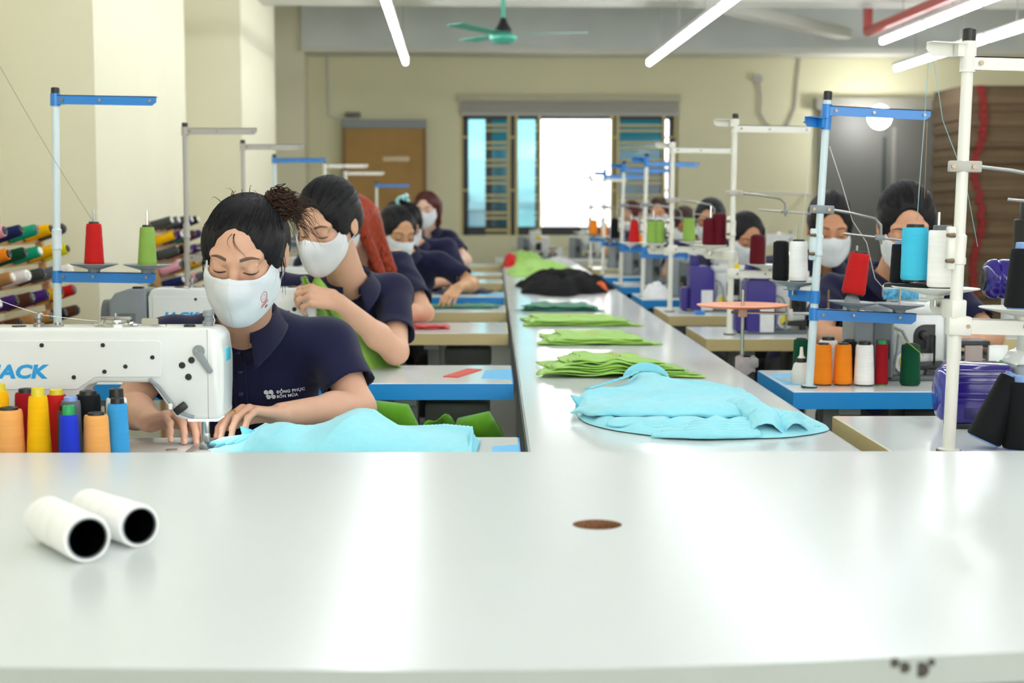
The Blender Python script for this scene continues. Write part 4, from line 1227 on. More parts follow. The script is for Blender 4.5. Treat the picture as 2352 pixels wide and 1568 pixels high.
    if hair == 'pony':
        G.cap((-0.03, 0.10, 0.085), (-0.075, 0.14, 0.02), 0.022, 0.034, 0.02); G.cap((-0.075, 0.14, 0.02), (-0.085, 0.14, -0.14), 0.034, 0.016, 0.02)
    # combed grooves on the volume
    gx = (G.lo[0] + np.arange(G.n[0]) * G.h)[:, None, None]; gy = (G.lo[1] + np.arange(G.n[1]) * G.h)[None, :, None]; gz = (G.lo[2] + np.arange(G.n[2]) * G.h)[None, None, :]
    q = Vector(knot).to_track_quat('Z', 'Y').to_matrix()
    qx = q[0][0] * gx + q[1][0] * (gy - 0.015) + q[2][0] * (gz - 0.03); qy = q[0][1] * gx + q[1][1] * (gy - 0.015) + q[2][1] * (gz - 0.03)
    an = np.arctan2(qx, qy)
    G.d += (0.0006 * np.sin(an * 17 + 2.0 * np.sin(gz * 30)) + 0.0005 * np.sin(an * 41 + 3.0 * np.sin(gx * 25))).astype(np.float32)
    hchild('hair', G.mesh('hair'), hm, 180, q)
    if nstrand:
        def st(r_):
            a = r_.uniform(-1.5, 1.5); e_ = r_.uniform(0.55 - 0.25 * abs(a), 1.1)
            return np.array((math.sin(a) * math.cos(e_), -math.cos(a) * math.cos(e_), math.sin(e_)))
        m = strands(G, (0, 0.015, 0.03), st, knot, nstrand, 0.0008, 0.0001, seed, 0.10, (0.0, 0.95), 0.0015)
        hchild('hair_strands', m, hm, 180, q)['kind'] = 'stuff'
    if extras: extras(dict(t=t, hchild=hchild, HM=HM, chest=chest, on_chest=on_chest, base=base, hands=hands, Sh=Sh, G=G, mk=mk if mask else None, body=body, shirt=shirt, hm=hm, Bd=Bd))
    # ---- legs, seated
    if leg:
        Tr = Vox((pv[0] - 0.3, pv[1] - 0.62, 0.0), (pv[0] + 0.3, pv[1] + 0.2, pv[2] + 0.14), 0.014)
        Tr.ell(pv - V3((0, 0, 0.03)), (hw * 0.9, 0.135, 0.105), None, 0.03)
        for s_ in (-1, 1):
            kn = V3((pv[0] + s_ * 0.13, pv[1] - 0.40, 0.46)); ank = V3((pv[0] + s_ * 0.12, pv[1] - 0.34, 0.09))
            Tr.cap(pv + V3((s_ * 0.085, -0.02, -0.03)), kn, 0.080, 0.058, 0.03); Tr.cap(kn, ank, 0.055, 0.045, 0.03, cut=0.0)
        me = Tr.mesh('trousers'); me.transform(back); link('trousers', me, M_TROUSER, t, 180)
        for s_ in (-1, 1):
            m = MB(); q0 = Vector((s_ * 0.12, -0.40, 0.0))
            m.add([], [])
            m.lathe([(0.0, 0.0), (0.042, 0.0), (0.046, 0.012), (0.040, 0.05), (0.03, 0.075), (0.0, 0.085)], 18, M=Matrix.Translation(q0) @ Matrix.Diagonal((1, 2.5, 1, 1)))
            m.build('shoe', M_SHOE, t)
    return t
# ------------------------------------------------------------------ the workers
def fh(d, back, side, curl, **k):
    return dict(tip_dir=d, back=back, side=side, curl=curl, **k)

def main_extras(c):
    t, base, chest = c['t'], c['base'], c['chest']
    # placket with buttons, printed emblem on the chest
    x0 = -0.572
    def pk(u, v):
        x = x0 + (v - 0.5) * 0.030; z = 0.925 - 0.17 * u
        return chest(x + 0.006 * u, z, 0.0022)
    m = MB(); m.grid(pk, 20, 5, 0.0015); pl = m.build('placket', M_COLLAR, c['shirt'], 180); pl.matrix_parent_inverse = Matrix()
    for z in (0.925, 0.880, 0.830):
        p = chest(x0 + 0.004, z, 0.0035)
        m = MB(); m.lathe([(0.0, 0.0015), (0.0032, 0.0012), (0.0045, 0.0022), (0.0055, 0.0018), (0.0058, 0.0), (0.0, -0.001)], 14, M=Matrix.Translation(p) @ Matrix.Rotation(math.radians(90), 4, 'X'))
        m.build('button', M_BUTTON, c['shirt'])
    e = chest(-0.505, 0.828, 0.002)
    EM = Matrix.Scale(0.78, 4)
    m = MB()
    for dx in (-0.0068, 0.0068):
        for s_ in (-1, 1):
            cx, cz = dx + s_ * -0.003, s_ * 0.0075
            n = 16
            m.prism([(cx + 0.0064 * math.cos(2 * math.pi * k / n), cz + 0.0064 * math.sin(2 * math.pi * k / n)) for k in range(n)], -0.0012, 0.0006, 'y')
        m.prism([(dx + 0.0065, 0.0045), (dx + 0.001, 0.0), (dx + 0.003, -0.0045), (dx - 0.0065, -0.0045), (dx - 0.001, 0.0), (dx - 0.003, 0.0045)], -0.0012, 0.0006, 'y')
    RY = Matrix.Rotation(math.radians(-3), 4, 'Y')
    m.v = [tuple(Matrix.Translation(e) @ RY @ EM @ Vector(v)) for v in m.v]
    c['on_chest'](m.build('emblem', M_PRINT, c['shirt']), 0.0022)
    for body, dz, sz in (('ĐỒNG PHỤC', 0.002, 0.0092), ('BỐN MÙA', -0.0085, 0.0092)):
        e2 = Vector((-0.490, 0, 0.828 + dz)) - base
        o = text_mesh('shirt_lettering', body, sz, M_PRINT, c['shirt'], Matrix.Translation(e2) @ RY @ FACE, bold=0.0003, spacing=1.1)
        c['on_chest'](o, 0.0022)
    # mask emblem
    mk = c['mk']
    m = MB()
    for k in range(26):
        a0, a1 = 2 * math.pi * k / 26, 2 * math.pi * (k + 0.8) / 26
        f_ = lambda a, r: mk(0.745 + 0.030 * r * math.cos(a), 0.47 + 0.115 * r * math.sin(a), 0.0024)
        m.tube([f_(a0, 1), f_(a1, 1)], 0.0007, 4)
        if k % 3 == 0: m.tube([f_(a0, 0.35), f_(a1, 0.55)], 0.0004, 4)
    c['hchild']('mask_emblem', m, mat('mask_red_print', '#c5595a', rough=0.7))
    for va, vb, ua, ub, cl in ((0.66, 0.695, 0.715, 0.78, '#d8603f'), (0.62, 0.628, 0.72, 0.78, '#c5595a')):
        m = MB(); m.grid(lambda u, v: mk(ua + (ub - ua) * u, va + (vb - va) * v - 0.05 * u, 0.0030), 8, 3, 0.0004); c['hchild']('mask_lettering', m, mat('mask_print_' + cl.strip('#'), cl, rough=0.7))
    m = MB(); m.grid(lambda u, v: mk(0.752 + 0.02 * u, 0.735 + 0.035 * v - 0.02 * u, 0.0030), 6, 3, 0.0004); c['hchild']('mask_lettering', m, mat('mask_dark_print', '#3a3540', rough=0.7))
    # messy bun of brown strands, fringe and stray hairs
    rr = random.Random(5)
    hc = c['hchild']
    m = MB()
    K = Vector((0.060, 0.062, 0.084))
    for k in range(420):
        a = rr.uniform(0, 2 * math.pi); b = rr.uniform(-0.9, 1.1); r = rr.uniform(0.016, 0.036); ph = rr.uniform(0, 6)
        u = Vector((math.cos(a), math.sin(a), rr.uniform(-0.5, 0.8))).normalized(); v_ = u.cross(Vector((rr.uniform(-1, 1), rr.uniform(-1, 1), 1))).normalized()
        pts = []
        n = 9
        for i in range(n):
            q = ph + i / (n - 1) * rr.uniform(2.4, 4.2)
            pts.append(K + u * math.cos(q) * r + v_ * math.sin(q) * r * rr.uniform(0.85, 1.1) + Vector((0.0, 0, 0.006 * b)))
        m.tube(pts, [0.0008 * (0.5 + 0.5 * math.sin(math.pi * i / (n - 1))) + 0.0004 for i in range(n)], 5)
    hc('hair_bun', m, HAIR_BROWN)
    m = MB()
    for k in range(110):                                        # locks sprouting to the side and over the crown
        a = rr.uniform(-0.5, 0.9)
        tip = K + Vector((rr.uniform(0.02, 0.085), rr.uniform(-0.03, 0.02), rr.uniform(-0.085, 0.02)))
        st_ = K + Vector((rr.uniform(-0.01, 0.02), rr.uniform(-0.02, 0.02), rr.uniform(-0.02, 0.02)))
        md = (st_ + tip) / 2 + Vector((rr.uniform(0.0, 0.03), 0, rr.uniform(0.0, 0.03)))
        pts = [st_ * (1 - f) ** 2 + md * 2 * f * (1 - f) + tip * f * f for f in np.linspace(0, 1, 9)]
        m.tube([Vector(p) for p in pts], [0.0010 * (1 - 0.8 * f) for f in np.linspace(0, 1, 9)], 5)
    for k in range(8):
        xw, yw = rr.uniform(-0.05, 0.05), 0.04 + rr.uniform(-0.02, 0.02)
        st_ = Vector(c['G'].hit(np.array([[xw, yw, 0.19]], np.float32), np.array([[0, 0, -1]], np.float32), 0.15)[0]) - Vector((0, 0, 0.003)); dx = rr.uniform(-0.03, 0.02)
        tip = st_ + Vector((dx, rr.uniform(-0.02, 0.02), rr.uniform(0.004, 0.024)))
        md = (st_ + tip) / 2 + Vector((rr.uniform(-0.02, 0.02), 0, 0.018))
        pts = [st_ * (1 - f) ** 2 + md * 2 * f * (1 - f) + tip * f * f for f in np.linspace(0, 1, 8)]
        m.tube([Vector(p) for p in pts], [0.0009 * (1 - 0.8 * f) for f in np.linspace(0, 1, 8)], 5)
    o = hc('hair_wisps', m, HAIR_BROWN); o['kind'] = 'stuff'
    m = MB()
    for x0_, x1_, z1, bow in ((-0.004, -0.006, 0.046, -0.008), (0.0, 0.030, 0.028, -0.006), (0.001, 0.024, 0.034, -0.004), (0.002, 0.006, 0.044, -0.004)):
        f = np.linspace(0, 1, 12)
        pl = on_face([(x0_ + (x1_ - x0_) * q ** 1.5 + bow * math.sin(math.pi * q), 0.072 + (z1 - 0.072) * q) for q in f], 0.0015)
        m.tube([tuple(p) for p in pl], [0.0006 * (1 - 0.7 * q) for q in f], 5)
    for sg in (-1, 1):
        for k in range(7):
            x = sg * (0.074 + rr.uniform(0, 0.006)); y = rr.uniform(-0.03, 0.0)
            pts = [Vector((x + sg * 0.004 * math.sin(2.2 * f) + sg * rr.uniform(0, 0.002), y - 0.01 * f, 0.03 - f * rr.uniform(0.06, 0.12))) for f in np.linspace(0, 1, 9)]
            m.tube(pts, [0.0009 * (1 - 0.8 * f) for f in np.linspace(0, 1, 9)], 4)
    o = hc('fringe', m, HAIR_BLACK); o['kind'] = 'stuff'
    # nails and a ring
    for hk in ('ha', 'hb'):
        palm, chains, th, (d, n, lat) = c['hands'][hk]
        for i, pts in enumerate(chains):
            a = (pts[3] - pts[2]).normalized(); ax = a.cross(lat).normalized()
            if ax.dot(n) < 0 and ax.z < 0: ax = -ax
            if ax.z < 0: ax = -ax
            side_ = a.cross(ax).normalized()
            p = pts[3] + ax * 0.0042 - a * 0.003 - base
            Mx = Matrix((side_, a, ax)).transposed().to_4x4(); Mx.translation = p
            m = MB(); m.lathe([(0.0, 0.0022), (0.004, 0.0017), (0.0052, 0.0), (0.0, -0.001)], 12, M=Mx @ Matrix.Diagonal((0.95, 1.35, 1, 1))); m.build('fingernail', M_NAIL, c['body'])
    ch = c['hands']['hb'][1][1]
    p = ch[0] * 0.45 + ch[1] * 0.55 - base; a = (ch[1] - ch[0]).normalized()
    m = MB(); q = a.to_track_quat('Z', 'Y').to_matrix().to_4x4(); q.translation = p
    n = 24
    m.lathe([(0.0088, -0.0014), (0.0100, -0.0014), (0.0100, 0.0014), (0.0088, 0.0014), (0.0088, -0.0014)], n, M=q); m.build('ring', M_GOLD, t)

person('woman with a messy brown bun and white mask sewing the cyan cloth',
       dict(head=(-0.522, 3.20, 1.152), rot=(24, -8, 4), hs=1.03, neck=(-0.558, 3.40, 1.003), sa=(-0.735, 3.46, 0.955), sb=(-0.382, 3.47, 0.948),
            ea=(-0.812, 3.365, 0.805), eb=(-0.305, 3.375, 0.800), wa=(-0.722, 3.175, 0.800), wb=(-0.452, 3.195, 0.811), pelvis=(-0.56, 3.66, 0.56),
            ha=fh((0.074, -0.052, 0.024), (0.1, 0.25, 1), -1, ((38, 28, 20), (42, 30, 18), (46, 30, 18), (50, 32, 15)), spread=5, size=0.96, thumb=(20, 15)),
            hb=fh((-0.074, -0.062, 0.020), (-0.1, 0.25, 1), 1, ((32, 26, 20), (36, 28, 18), (40, 28, 18), (42, 30, 15)), spread=4, size=0.96, thumb=(15, 10))),
       hair='bun', sk='#d2a48a', h=0.0031, mask='cup', nstrand=420, seed=3, extras=main_extras, sleeve=0.70)

FOLD = ((30, 35, 25), (34, 38, 25), (38, 40, 25), (42, 42, 25))
def green_holder(c):
    pass
person('dark-haired woman in a ridged white mask lifting green cloth to her chest',
       dict(head=(-0.492, 4.50, 1.198), rot=(22, -28, 2), hs=1.03, neck=(-0.452, 4.70, 1.035), sa=(-0.66, 4.72, 1.0), sb=(-0.318, 4.80, 0.995),
            ea=(-0.74, 4.83, 0.84), eb=(-0.300, 4.575, 0.815), wa=(-0.62, 4.70, 0.87), wb=(-0.455, 4.44, 0.972), pelvis=(-0.47, 5.02, 0.56),
            ha=fh((0.08, -0.01, 0.03), (-0.2, -0.6, 1), -1, FOLD, size=0.95),
            hb=fh((-0.085, -0.025, 0.026), (0.1, -0.75, 0.65), 1, ((45, 50, 30), (48, 52, 30), (50, 52, 30), (52, 52, 30)), spread=2, size=0.98, thumb=(15, 10))),
       hair='tied', sk='#d8ab90', h=0.004, mask='fold', nstrand=200, seed=11, sleeve=0.74, vol=0.012)
person('red-haired woman bent over her machine with hair falling past her ear',
       dict(head=(-0.600, 6.30, 1.190), rot=(25, -48, 0), hs=1.0, neck=(-0.57, 6.48, 1.06), sa=(-0.78, 6.42, 1.02), sb=(-0.415, 6.56, 1.025),
            ea=(-0.84, 6.42, 0.86), eb=(-0.292, 6.30, 0.815), wa=(-0.68, 6.34, 0.81), wb=(-0.46, 6.18, 0.82), pelvis=(-0.58, 6.85, 0.56)),
       hair='long', hair_m=HAIR_RED, sk='#d3a488', h=0.0058, mask='cup', nstrand=160, seed=21, sleeve=0.78)
person('woman with tied black hair smoothing dark green cloth with one hand',
       dict(head=(-0.485, 7.58, 1.140), rot=(27, 32, 0), hs=1.05, neck=(-0.46, 7.76, 1.025), sa=(-0.66, 7.86, 1.0), sb=(-0.290, 7.78, 0.985),
            ea=(-0.74, 7.74, 0.86), eb=(-0.118, 7.70, 0.866), wa=(-0.63, 7.65, 0.81), wb=(-0.182, 7.52, 0.858), pelvis=(-0.47, 8.08, 0.56),
            hb=fh((-0.02, -0.035, -0.02), (0.0, -0.6, 0.9), 1, ((30, 20, 15), (32, 22, 15), (34, 22, 15), (38, 22, 15)), spread=4, size=0.95, thumb=(20, 10))),
       hair='tied', sk='#c99a73', h=0.0058, mask='cup', nstrand=120, seed=31, sleeve=0.80)
def scrunchie(c):
    m = MB()
    for k in range(30):
        a = 2 * math.pi * k / 30; b = 2 * math.pi * (k + 1) / 30
        f = lambda q: Vector((-0.03 + 0.030 * math.cos(q), 0.085 + 0.012 * math.sin(q) , 0.095 + 0.024 * math.sin(q) + 0.005 * math.sin(7 * q)))
        m.tube([f(a), f(b)], [0.010 + 0.003 * math.sin(9 * a), 0.010 + 0.003 * math.sin(9 * b)], 7)
    for dx, dz in ((0.012, 0.045), (-0.012, 0.035)):
        m.tube([Vector((-0.02, 0.08, 0.105)), Vector((-0.02 + dx, 0.075, 0.105 + dz))], [0.008, 0.014], 7)
    c['hchild']('scrunchie', m, mat('pale_teal_satin', '#a5dcdc', rough=0.35))
    m = MB(); m.lathe([(0, -0.012), (0.009, -0.008), (0.012, 0), (0.009, 0.008), (0, 0.012)], 12, M=Matrix.Translation((-0.055, 0.075, 0.075))); c['hchild']('hair_bobble', m, mat('yellow_bobble', '#dcd02c', rough=0.3))
person('woman with a black ponytail held by a pale teal scrunchie',
       dict(head=(-0.500, 8.80, 1.160), rot=(34, 8, 0), hs=1.0, neck=(-0.47, 8.98, 1.05), sa=(-0.64, 9.06, 1.02), sb=(-0.285, 9.02, 1.03),
            ea=(-0.72, 8.97, 0.86), eb=(-0.205, 8.86, 0.84), wa=(-0.66, 8.88, 0.81), wb=(-0.36, 8.76, 0.82), pelvis=(-0.44, 9.32, 0.56)),
       hair='pony', sk='#cfa084', h=0.0068, mask='cup', nstrand=100, seed=41, extras=scrunchie, sleeve=0.78)
person('woman with an auburn chin-length bob and white mask',
       dict(head=(-0.462, 10.32, 1.256), rot=(16, -14, 0), hs=0.98, neck=(-0.46, 10.46, 1.12), sa=(-0.63, 10.52, 1.06), sb=(-0.325, 10.52, 1.06),
            ea=(-0.72, 10.54, 0.88), eb=(-0.200, 10.40, 0.90), wa=(-0.66, 10.46, 0.82), wb=(-0.245, 10.16, 0.90), pelvis=(-0.46, 10.86, 0.56),
            hb=fh((-0.05, -0.05, 0.0), (0.1, -0.3, 1), 1, ((20, 20, 15), (22, 22, 15), (24, 22, 15), (28, 22, 15)), size=0.95)),
       hair='bob', hair_m=HAIR_AUB, sk='#dcb6a2', h=0.0068, mask='cup', nstrand=90, seed=51, sleeve=0.7)
# workers of the other row
person('woman with centre-parted black hair behind the cyan thread cone',
       dict(head=(1.280, 4.74, 1.186), rot=(20, -6, -3), hs=1.05, neck=(1.285, 4.92, 1.035), sa=(1.10, 4.97, 0.985), sb=(1.485, 4.98, 0.97),
            ea=(1.03, 4.80, 0.84), eb=(1.585, 4.83, 0.835), wa=(1.17, 4.62, 0.82), wb=(1.47, 4.62, 0.845), pelvis=(1.28, 5.2, 0.56),
            hb=fh((-0.08, -0.03, 0.0), (0.1, -0.3, 1), 1, FOLD, size=0.95), ha=fh((0.08, -0.03, 0.0), (0.1, -0.3, 1), -1, FOLD, size=0.95)),
       hair='tied', sk='#cd9a7c', h=0.0048, mask='cup', nstrand=200, seed=61, sleeve=0.72, vol=0.012)
person('short-haired worker in a white mask behind the blue thread stand',
       dict(head=(1.396, 6.36, 1.162), rot=(16, -4, 2), hs=1.10, neck=(1.40, 6.52, 1.035), sa=(1.20, 6.58, 0.985), sb=(1.60, 6.58, 0.985),
            ea=(1.14, 6.4, 0.85), eb=(1.66, 6.42, 0.85), wa=(1.27, 6.24, 0.82), wb=(1.53, 6.24, 0.83), pelvis=(1.40, 6.85, 0.56)),
       hair='tied', sk='#c48d6b', h=0.0058, mask='cup', nstrand=100, seed=71, sleeve=0.72, vol=0.022)
person('woman half hidden behind a white thread stand and dark red cones',
       dict(head=(1.255, 7.62, 1.112), rot=(28, 14, 0), hs=1.02, neck=(1.25, 7.80, 1.0), sa=(1.06, 7.85, 0.96), sb=(1.43, 7.85, 0.96),
            ea=(1.02, 7.68, 0.84), eb=(1.50, 7.68, 0.84), wa=(1.14, 7.5, 0.82), wb=(1.38, 7.5, 0.83), pelvis=(1.25, 8.1, 0.56)),
       hair='tied', sk='#c08a68', h=0.0068, mask='cup', nstrand=80, seed=81, sleeve=0.72)
person('woman with dark tied hair behind the lime green thread cones',
       dict(head=(1.262, 8.95, 1.192), rot=(24, -20, 0), hs=1.02, neck=(1.26, 9.12, 1.06), sa=(1.08, 9.18, 1.02), sb=(1.44, 9.18, 1.02),
            ea=(1.03, 9.0, 0.86), eb=(1.50, 9.0, 0.86), wa=(1.15, 8.82, 0.82), wb=(1.39, 8.82, 0.83), pelvis=(1.26, 9.42, 0.56)),
       hair='tied', sk='#b98463', h=0.0068, mask='cup', nstrand=80, seed=91, sleeve=0.72)
person('brown-haired worker bowed low over an overlock machine',
       dict(head=(1.285, 10.36, 1.146), rot=(28, 8, 0), hs=1.02, neck=(1.28, 10.53, 1.03), sa=(1.10, 10.6, 0.99), sb=(1.46, 10.6, 0.99),
            ea=(1.05, 10.4, 0.85), eb=(1.52, 10.4, 0.85), wa=(1.17, 10.24, 0.82), wb=(1.41, 10.24, 0.83), pelvis=(1.28, 10.85, 0.56)),
       hair='tied', hair_m=HAIR_BROWN, sk='#a87450', h=0.0068, mask='cup', nstrand=60, seed=101, sleeve=0.72)
person('worker with brown hair sitting upright before the teal window pane',
       dict(head=(1.255, 11.68, 1.226), rot=(16, -18, 0), hs=1.0, neck=(1.25, 11.84, 1.09), sa=(1.07, 11.9, 1.04), sb=(1.43, 11.9, 1.04),
            ea=(1.02, 11.72, 0.87), eb=(1.49, 11.72, 0.87), wa=(1.14, 11.54, 0.83), wb=(1.38, 11.54, 0.83), pelvis=(1.25, 12.12, 0.56)),
       hair='tied', hair_m=HAIR_BROWN, sk='#c39070', h=0.0068, mask='cup', nstrand=60, seed=111, sleeve=0.72)
person('farthest worker with dark hair beside the window',
       dict(head=(1.175, 13.2, 1.20), rot=(30, -35, 0), hs=1.0, neck=(1.19, 13.36, 1.08), sa=(1.01, 13.4, 1.03), sb=(1.37, 13.44, 1.03),
            ea=(0.97, 13.24, 0.87), eb=(1.43, 13.26, 0.87), wa=(1.08, 13.06, 0.83), wb=(1.32, 13.06, 0.83), pelvis=(1.19, 13.65, 0.56)),
       hair='tied', hair_m=HAIR_AUB, sk='#c09070', h=0.009, mask='cup', nstrand=40, seed=121, sleeve=0.72)

# plastic stools under them
M_STOOL = mat('red_stool_plastic', '#b31f22', rough=0.35); M_STOOL2 = mat('grey_stool_plastic', '#4b5058', rough=0.4); M_STOOL3 = mat('blue_stool_plastic', '#24509a', rough=0.35)
def stool(label, loc, mt):
    t = thing('stool', label, 'stool', loc, 0, 'plastic stools of the workers')
    m = MB(); m.rbox((0, 0, 0.425), (0.30, 0.30, 0.03), 0.012); m.build('seat', mt, t)
    for sx in (-1, 1):
        for sy in (-1, 1):
            m = MB(); m.prism([(sx * 0.10, 0.415), (sx * 0.145, 0.415), (sx * 0.165, 0.0), (sx * 0.145, 0.0)], sy * 0.14 - 0.012, sy * 0.14 + 0.012, 'y'); m.build('leg', mt, t)
    m = MB()
    for s_ in (-1, 1):
        m.box((0, s_ * 0.14, 0.17), (0.29, 0.012, 0.025)); m.box((s_ * 0.145, 0, 0.17), (0.012, 0.29, 0.025))
    m.build('stretcher', mt, t)
    return t
WHO = ['the woman with the messy bun', 'the woman lifting green cloth', 'the red-haired woman', 'the woman smoothing dark green cloth', 'the woman with the teal scrunchie', 'the bob-haired woman',
       'the worker behind the cyan cone', 'the short-haired worker', 'the worker behind dark red cones', 'the worker behind lime green cones', 'the low-bowed brown-haired worker', 'the worker before the teal pane', 'the farthest worker by the window']
for o, who in zip([o for o in S.objects if o.type == 'EMPTY' and o.name.startswith('person')], WHO):
    stool(('red' if 'red-' in who else 'grey') + ' plastic stool under ' + who, (o.location.x, o.location.y, 0), M_STOOL if 'red-' in who else M_STOOL2)
# ------------------------------------------------------------------ thread stands with their cones
GS = 'thread stands on the sewing tables'
# first row: one guide arm above, one spool arm with two saucers
SA_TOP = lambda h: [(h - 0.012, 0, 0.285, ())]
def left_stand(label, y, h, pm, am, cones, lean=(0.9, 0), x=-1.245):
    loc = (x, y, TZ)
    low = (0.292, 0, 0.28, (0.105, 0.255))
    thread_stand(label, loc, h, pm, am, SA_TOP(h), [low], lean=lean)
    for d_, (lb, col, ch, r0, r1) in zip((0.105, 0.255), cones):
        if col: cone(lb, col, tuple(pin_point(loc, low, d_, lean) - Vector((0, 0, 0.004))), ch, r0, r1, tilt=(0, lean[0], 0), group='cones on the first row stands')
left_stand('thread stand with blue arms and pale tube holding red and green cones', 4.33, 0.80, M_PALE, M_BLUEMETAL,
           (('red thread cone on the blue stand arm of the first row', 'red', 0.125, 0.028, 0.021), ('lime green thread cone on the blue stand arm of the first row', 'lime green', 0.118, 0.027, 0.020)))
left_stand('grey thread stand beside the machine before the red-haired woman', 6.06, 0.80, M_GREYMETAL, M_GREYMETAL, (('', None, 0, 0, 0),) * 2, (0, 0), -1.22)
left_stand('grey thread stand beside the machine before the woman smoothing cloth', 7.32, 0.79, M_GREYMETAL, M_GREYMETAL, (('', None, 0, 0, 0),) * 2, (0, 0), -1.2)
left_stand('slim blue-armed thread stand on the blue-edged table with navy cloth', 8.5, 0.765, M_PALE, M_BLUEMETAL, (('', None, 0, 0, 0),) * 2, (0, 0), -1.22)
left_stand('white thread stand beside the bob-haired woman', 10.1, 0.78, M_IVORY, M_IVORY, (('', None, 0, 0, 0),) * 2, (0, 0), -1.12)
left_stand('white thread stand on the empty tan-edged table', 11.3, 0.76, M_IVORY, M_IVORY, (('', None, 0, 0, 0),) * 2, (0, 0), -1.10)
left_stand('blue-armed thread stand nearest the notice board', 13.2, 0.70, M_IVORY, M_BLUEMETAL, (('', None, 0, 0, 0),) * 2, (0, 0), -1.02)
# a stand mostly out of view beside the first machine: saucer rim only
loc = (-1.22, 2.98, TZ)
thread_stand('grey-saucered thread stand at the end of the cone-crowded table', loc, 0.80, M_PALE, M_BLUEMETAL, [(0.788, 0, 0.20, ())], [(0.23, 0, 0.24, (0.16,))])

GC_ = 'cones on the second row stands'
# R1: tall ivory stand
loc = (0.904, 2.998, TZ); ln = (1.4, 0)
la, lb_ = (0.285, 102, 0.125, (0.085,)), (0.252, -2, 0.30, (0.135,))
thread_stand('tall ivory thread stand carrying the cyan, white and big black cones', loc, 0.81, M_IVORY, M_IVORY, [(0.765, 0, 0.30, ()), (0.79, 195, 0.085, ())], [la, lb_], clamp=(0.565, -4, 0.19), lean=ln, saucer_m=M_IVORY, scale=1.08, dish=1.3)
p = pin_point(loc, la, 0.085, ln)
cone('big white thread cone beside the ivory stand pole', 'white', tuple(p + Vector((0.008, -0.012, 0.0))), 0.128, 0.029, 0.027, 'grey', 0.010, group=GC_)
cone('cyan thread cone on the ivory stand saucer', 'cyan', tuple(p + Vector((-0.034, 0.036, 0.012))), 0.118, 0.028, 0.026, 'black', 0.007, group=GC_)
cone('black thread cone hidden behind the cyan cone', 'black', tuple(p + Vector((-0.050, 0.085, 0.004))), 0.09, 0.022, 0.018, 'blue', 0.006, group=GC_)
m = MB()
def pad(u, v): return Vector(p) + Vector((-0.085 + 0.12 * u, 0.02 + 0.06 * v, 0.0065 + 0.002 * math.sin(9 * u + 4 * v)))
m.grid(pad, 12, 6, 0.006); tag(m.build('foam_pad', mat('black_felt', '#1b1b1c', rough=0.9)), 'black felt pad on the ivory stand saucer under the cyan cone', 'pad')
p = pin_point(loc, lb_, 0.135, ln)
cone('big black thread cone on the ivory stand arm', 'black', tuple(p + Vector((0.0, 0, 0))), 0.132, 0.040, 0.029, 'blue', 0.012, group=GC_)

# R2: blue-armed stand leaning a little
loc = (0.852, 4.10, TZ); ln = (2.7, 0)
la, lb_ = (0.246, 130, 0.10, (0.075,)), (0.20, 0, 0.275, (0.105, 0.23))
thread_stand('blue-armed thread stand with a leaning pale tube beside the cone row', loc, 0.775, M_PALE, M_BLUEMETAL, [(0.745, 0, 0.275, ()), (0.712, 215, 0.07, ())], [la, lb_], clamp=(0.482, 0, 0.165), lean=ln, saucer_m=M_SAUCER, scale=0.95)
p = pin_point(loc, la, 0.075, ln)
cone('white thread cone on the small saucer of the leaning blue stand', 'white', tuple(p + Vector((0.012, 0.0, 0))), 0.116, 0.026, 0.0235, 'black', 0.005, group=GC_)
cone('black thread cone on the small saucer of the leaning blue stand', 'black', tuple(p + Vector((-0.028, 0.045, 0))), 0.112, 0.023, 0.021, 'black', 0.003, group=GC_)
p = pin_point(loc, lb_, 0.105, ln)
cone('tilted red thread cone on the blue stand', 'red', tuple(p + Vector((-0.002, 0, 0.020))), 0.120, 0.032, 0.027, 'black', 0.006, tilt=(0, 9, 0), group=GC_)
m = MB(); m.lathe([(0.024, 0), (0.021, 0.01), (0.012, 0.03), (0.010, 0.034), (0, 0.034)], 16); o = m.build('spool_seat', M_GREYPL); o.location = tuple(p - Vector((0.004, 0, 0.004)))
tag(o, 'grey plastic spool seat under the tilted red cone', 'spool seat')

# R3 .. R8
def right_stand(label, x, y, h, pm, am, la, lb_, ln, sm, cones, clamp=True):
    loc = (x, y, TZ)
    thread_stand(label, loc, h, pm, am, [(h - 0.035, 0, 0.29, ()), (h - 0.015, 205, 0.09, ())], [la, lb_], clamp=(h * 0.66, 0, 0.20) if clamp else None, lean=ln, saucer_m=sm)
    for arm, d_, dx, lb2, col, ch, r0, r1 in cones:
        cone(lb2, col, tuple(pin_point(loc, arm, d_, ln) + Vector((dx, 0, 0))), ch, r0, r1, group=GC_)
la, lb_ = (0.305, 150, 0.12, (0.09,)), (0.235, 0, 0.30, (0.13,))
right_stand('white thread stand with three dark red cones', 0.907, 5.87, 0.825, M_IVORY, M_IVORY, la, lb_, (0.9, 0), M_IVORY,
            ((la, 0.09, 0.035, 'tall dark red thread cone nearest the white stand pole', 'dark red', 0.128, 0.030, 0.026), (la, 0.09, -0.005, 'short dark red thread cone behind the tall one', 'dark red', 0.108, 0.026, 0.023), (lb_, 0.13, -0.03, 'dark red thread cone alone on its stand arm', 'dark red', 0.118, 0.031, 0.027)))
la, lb_ = (0.285, 155, 0.12, (0.09,)), (0.295, 0, 0.28, (0.105,))
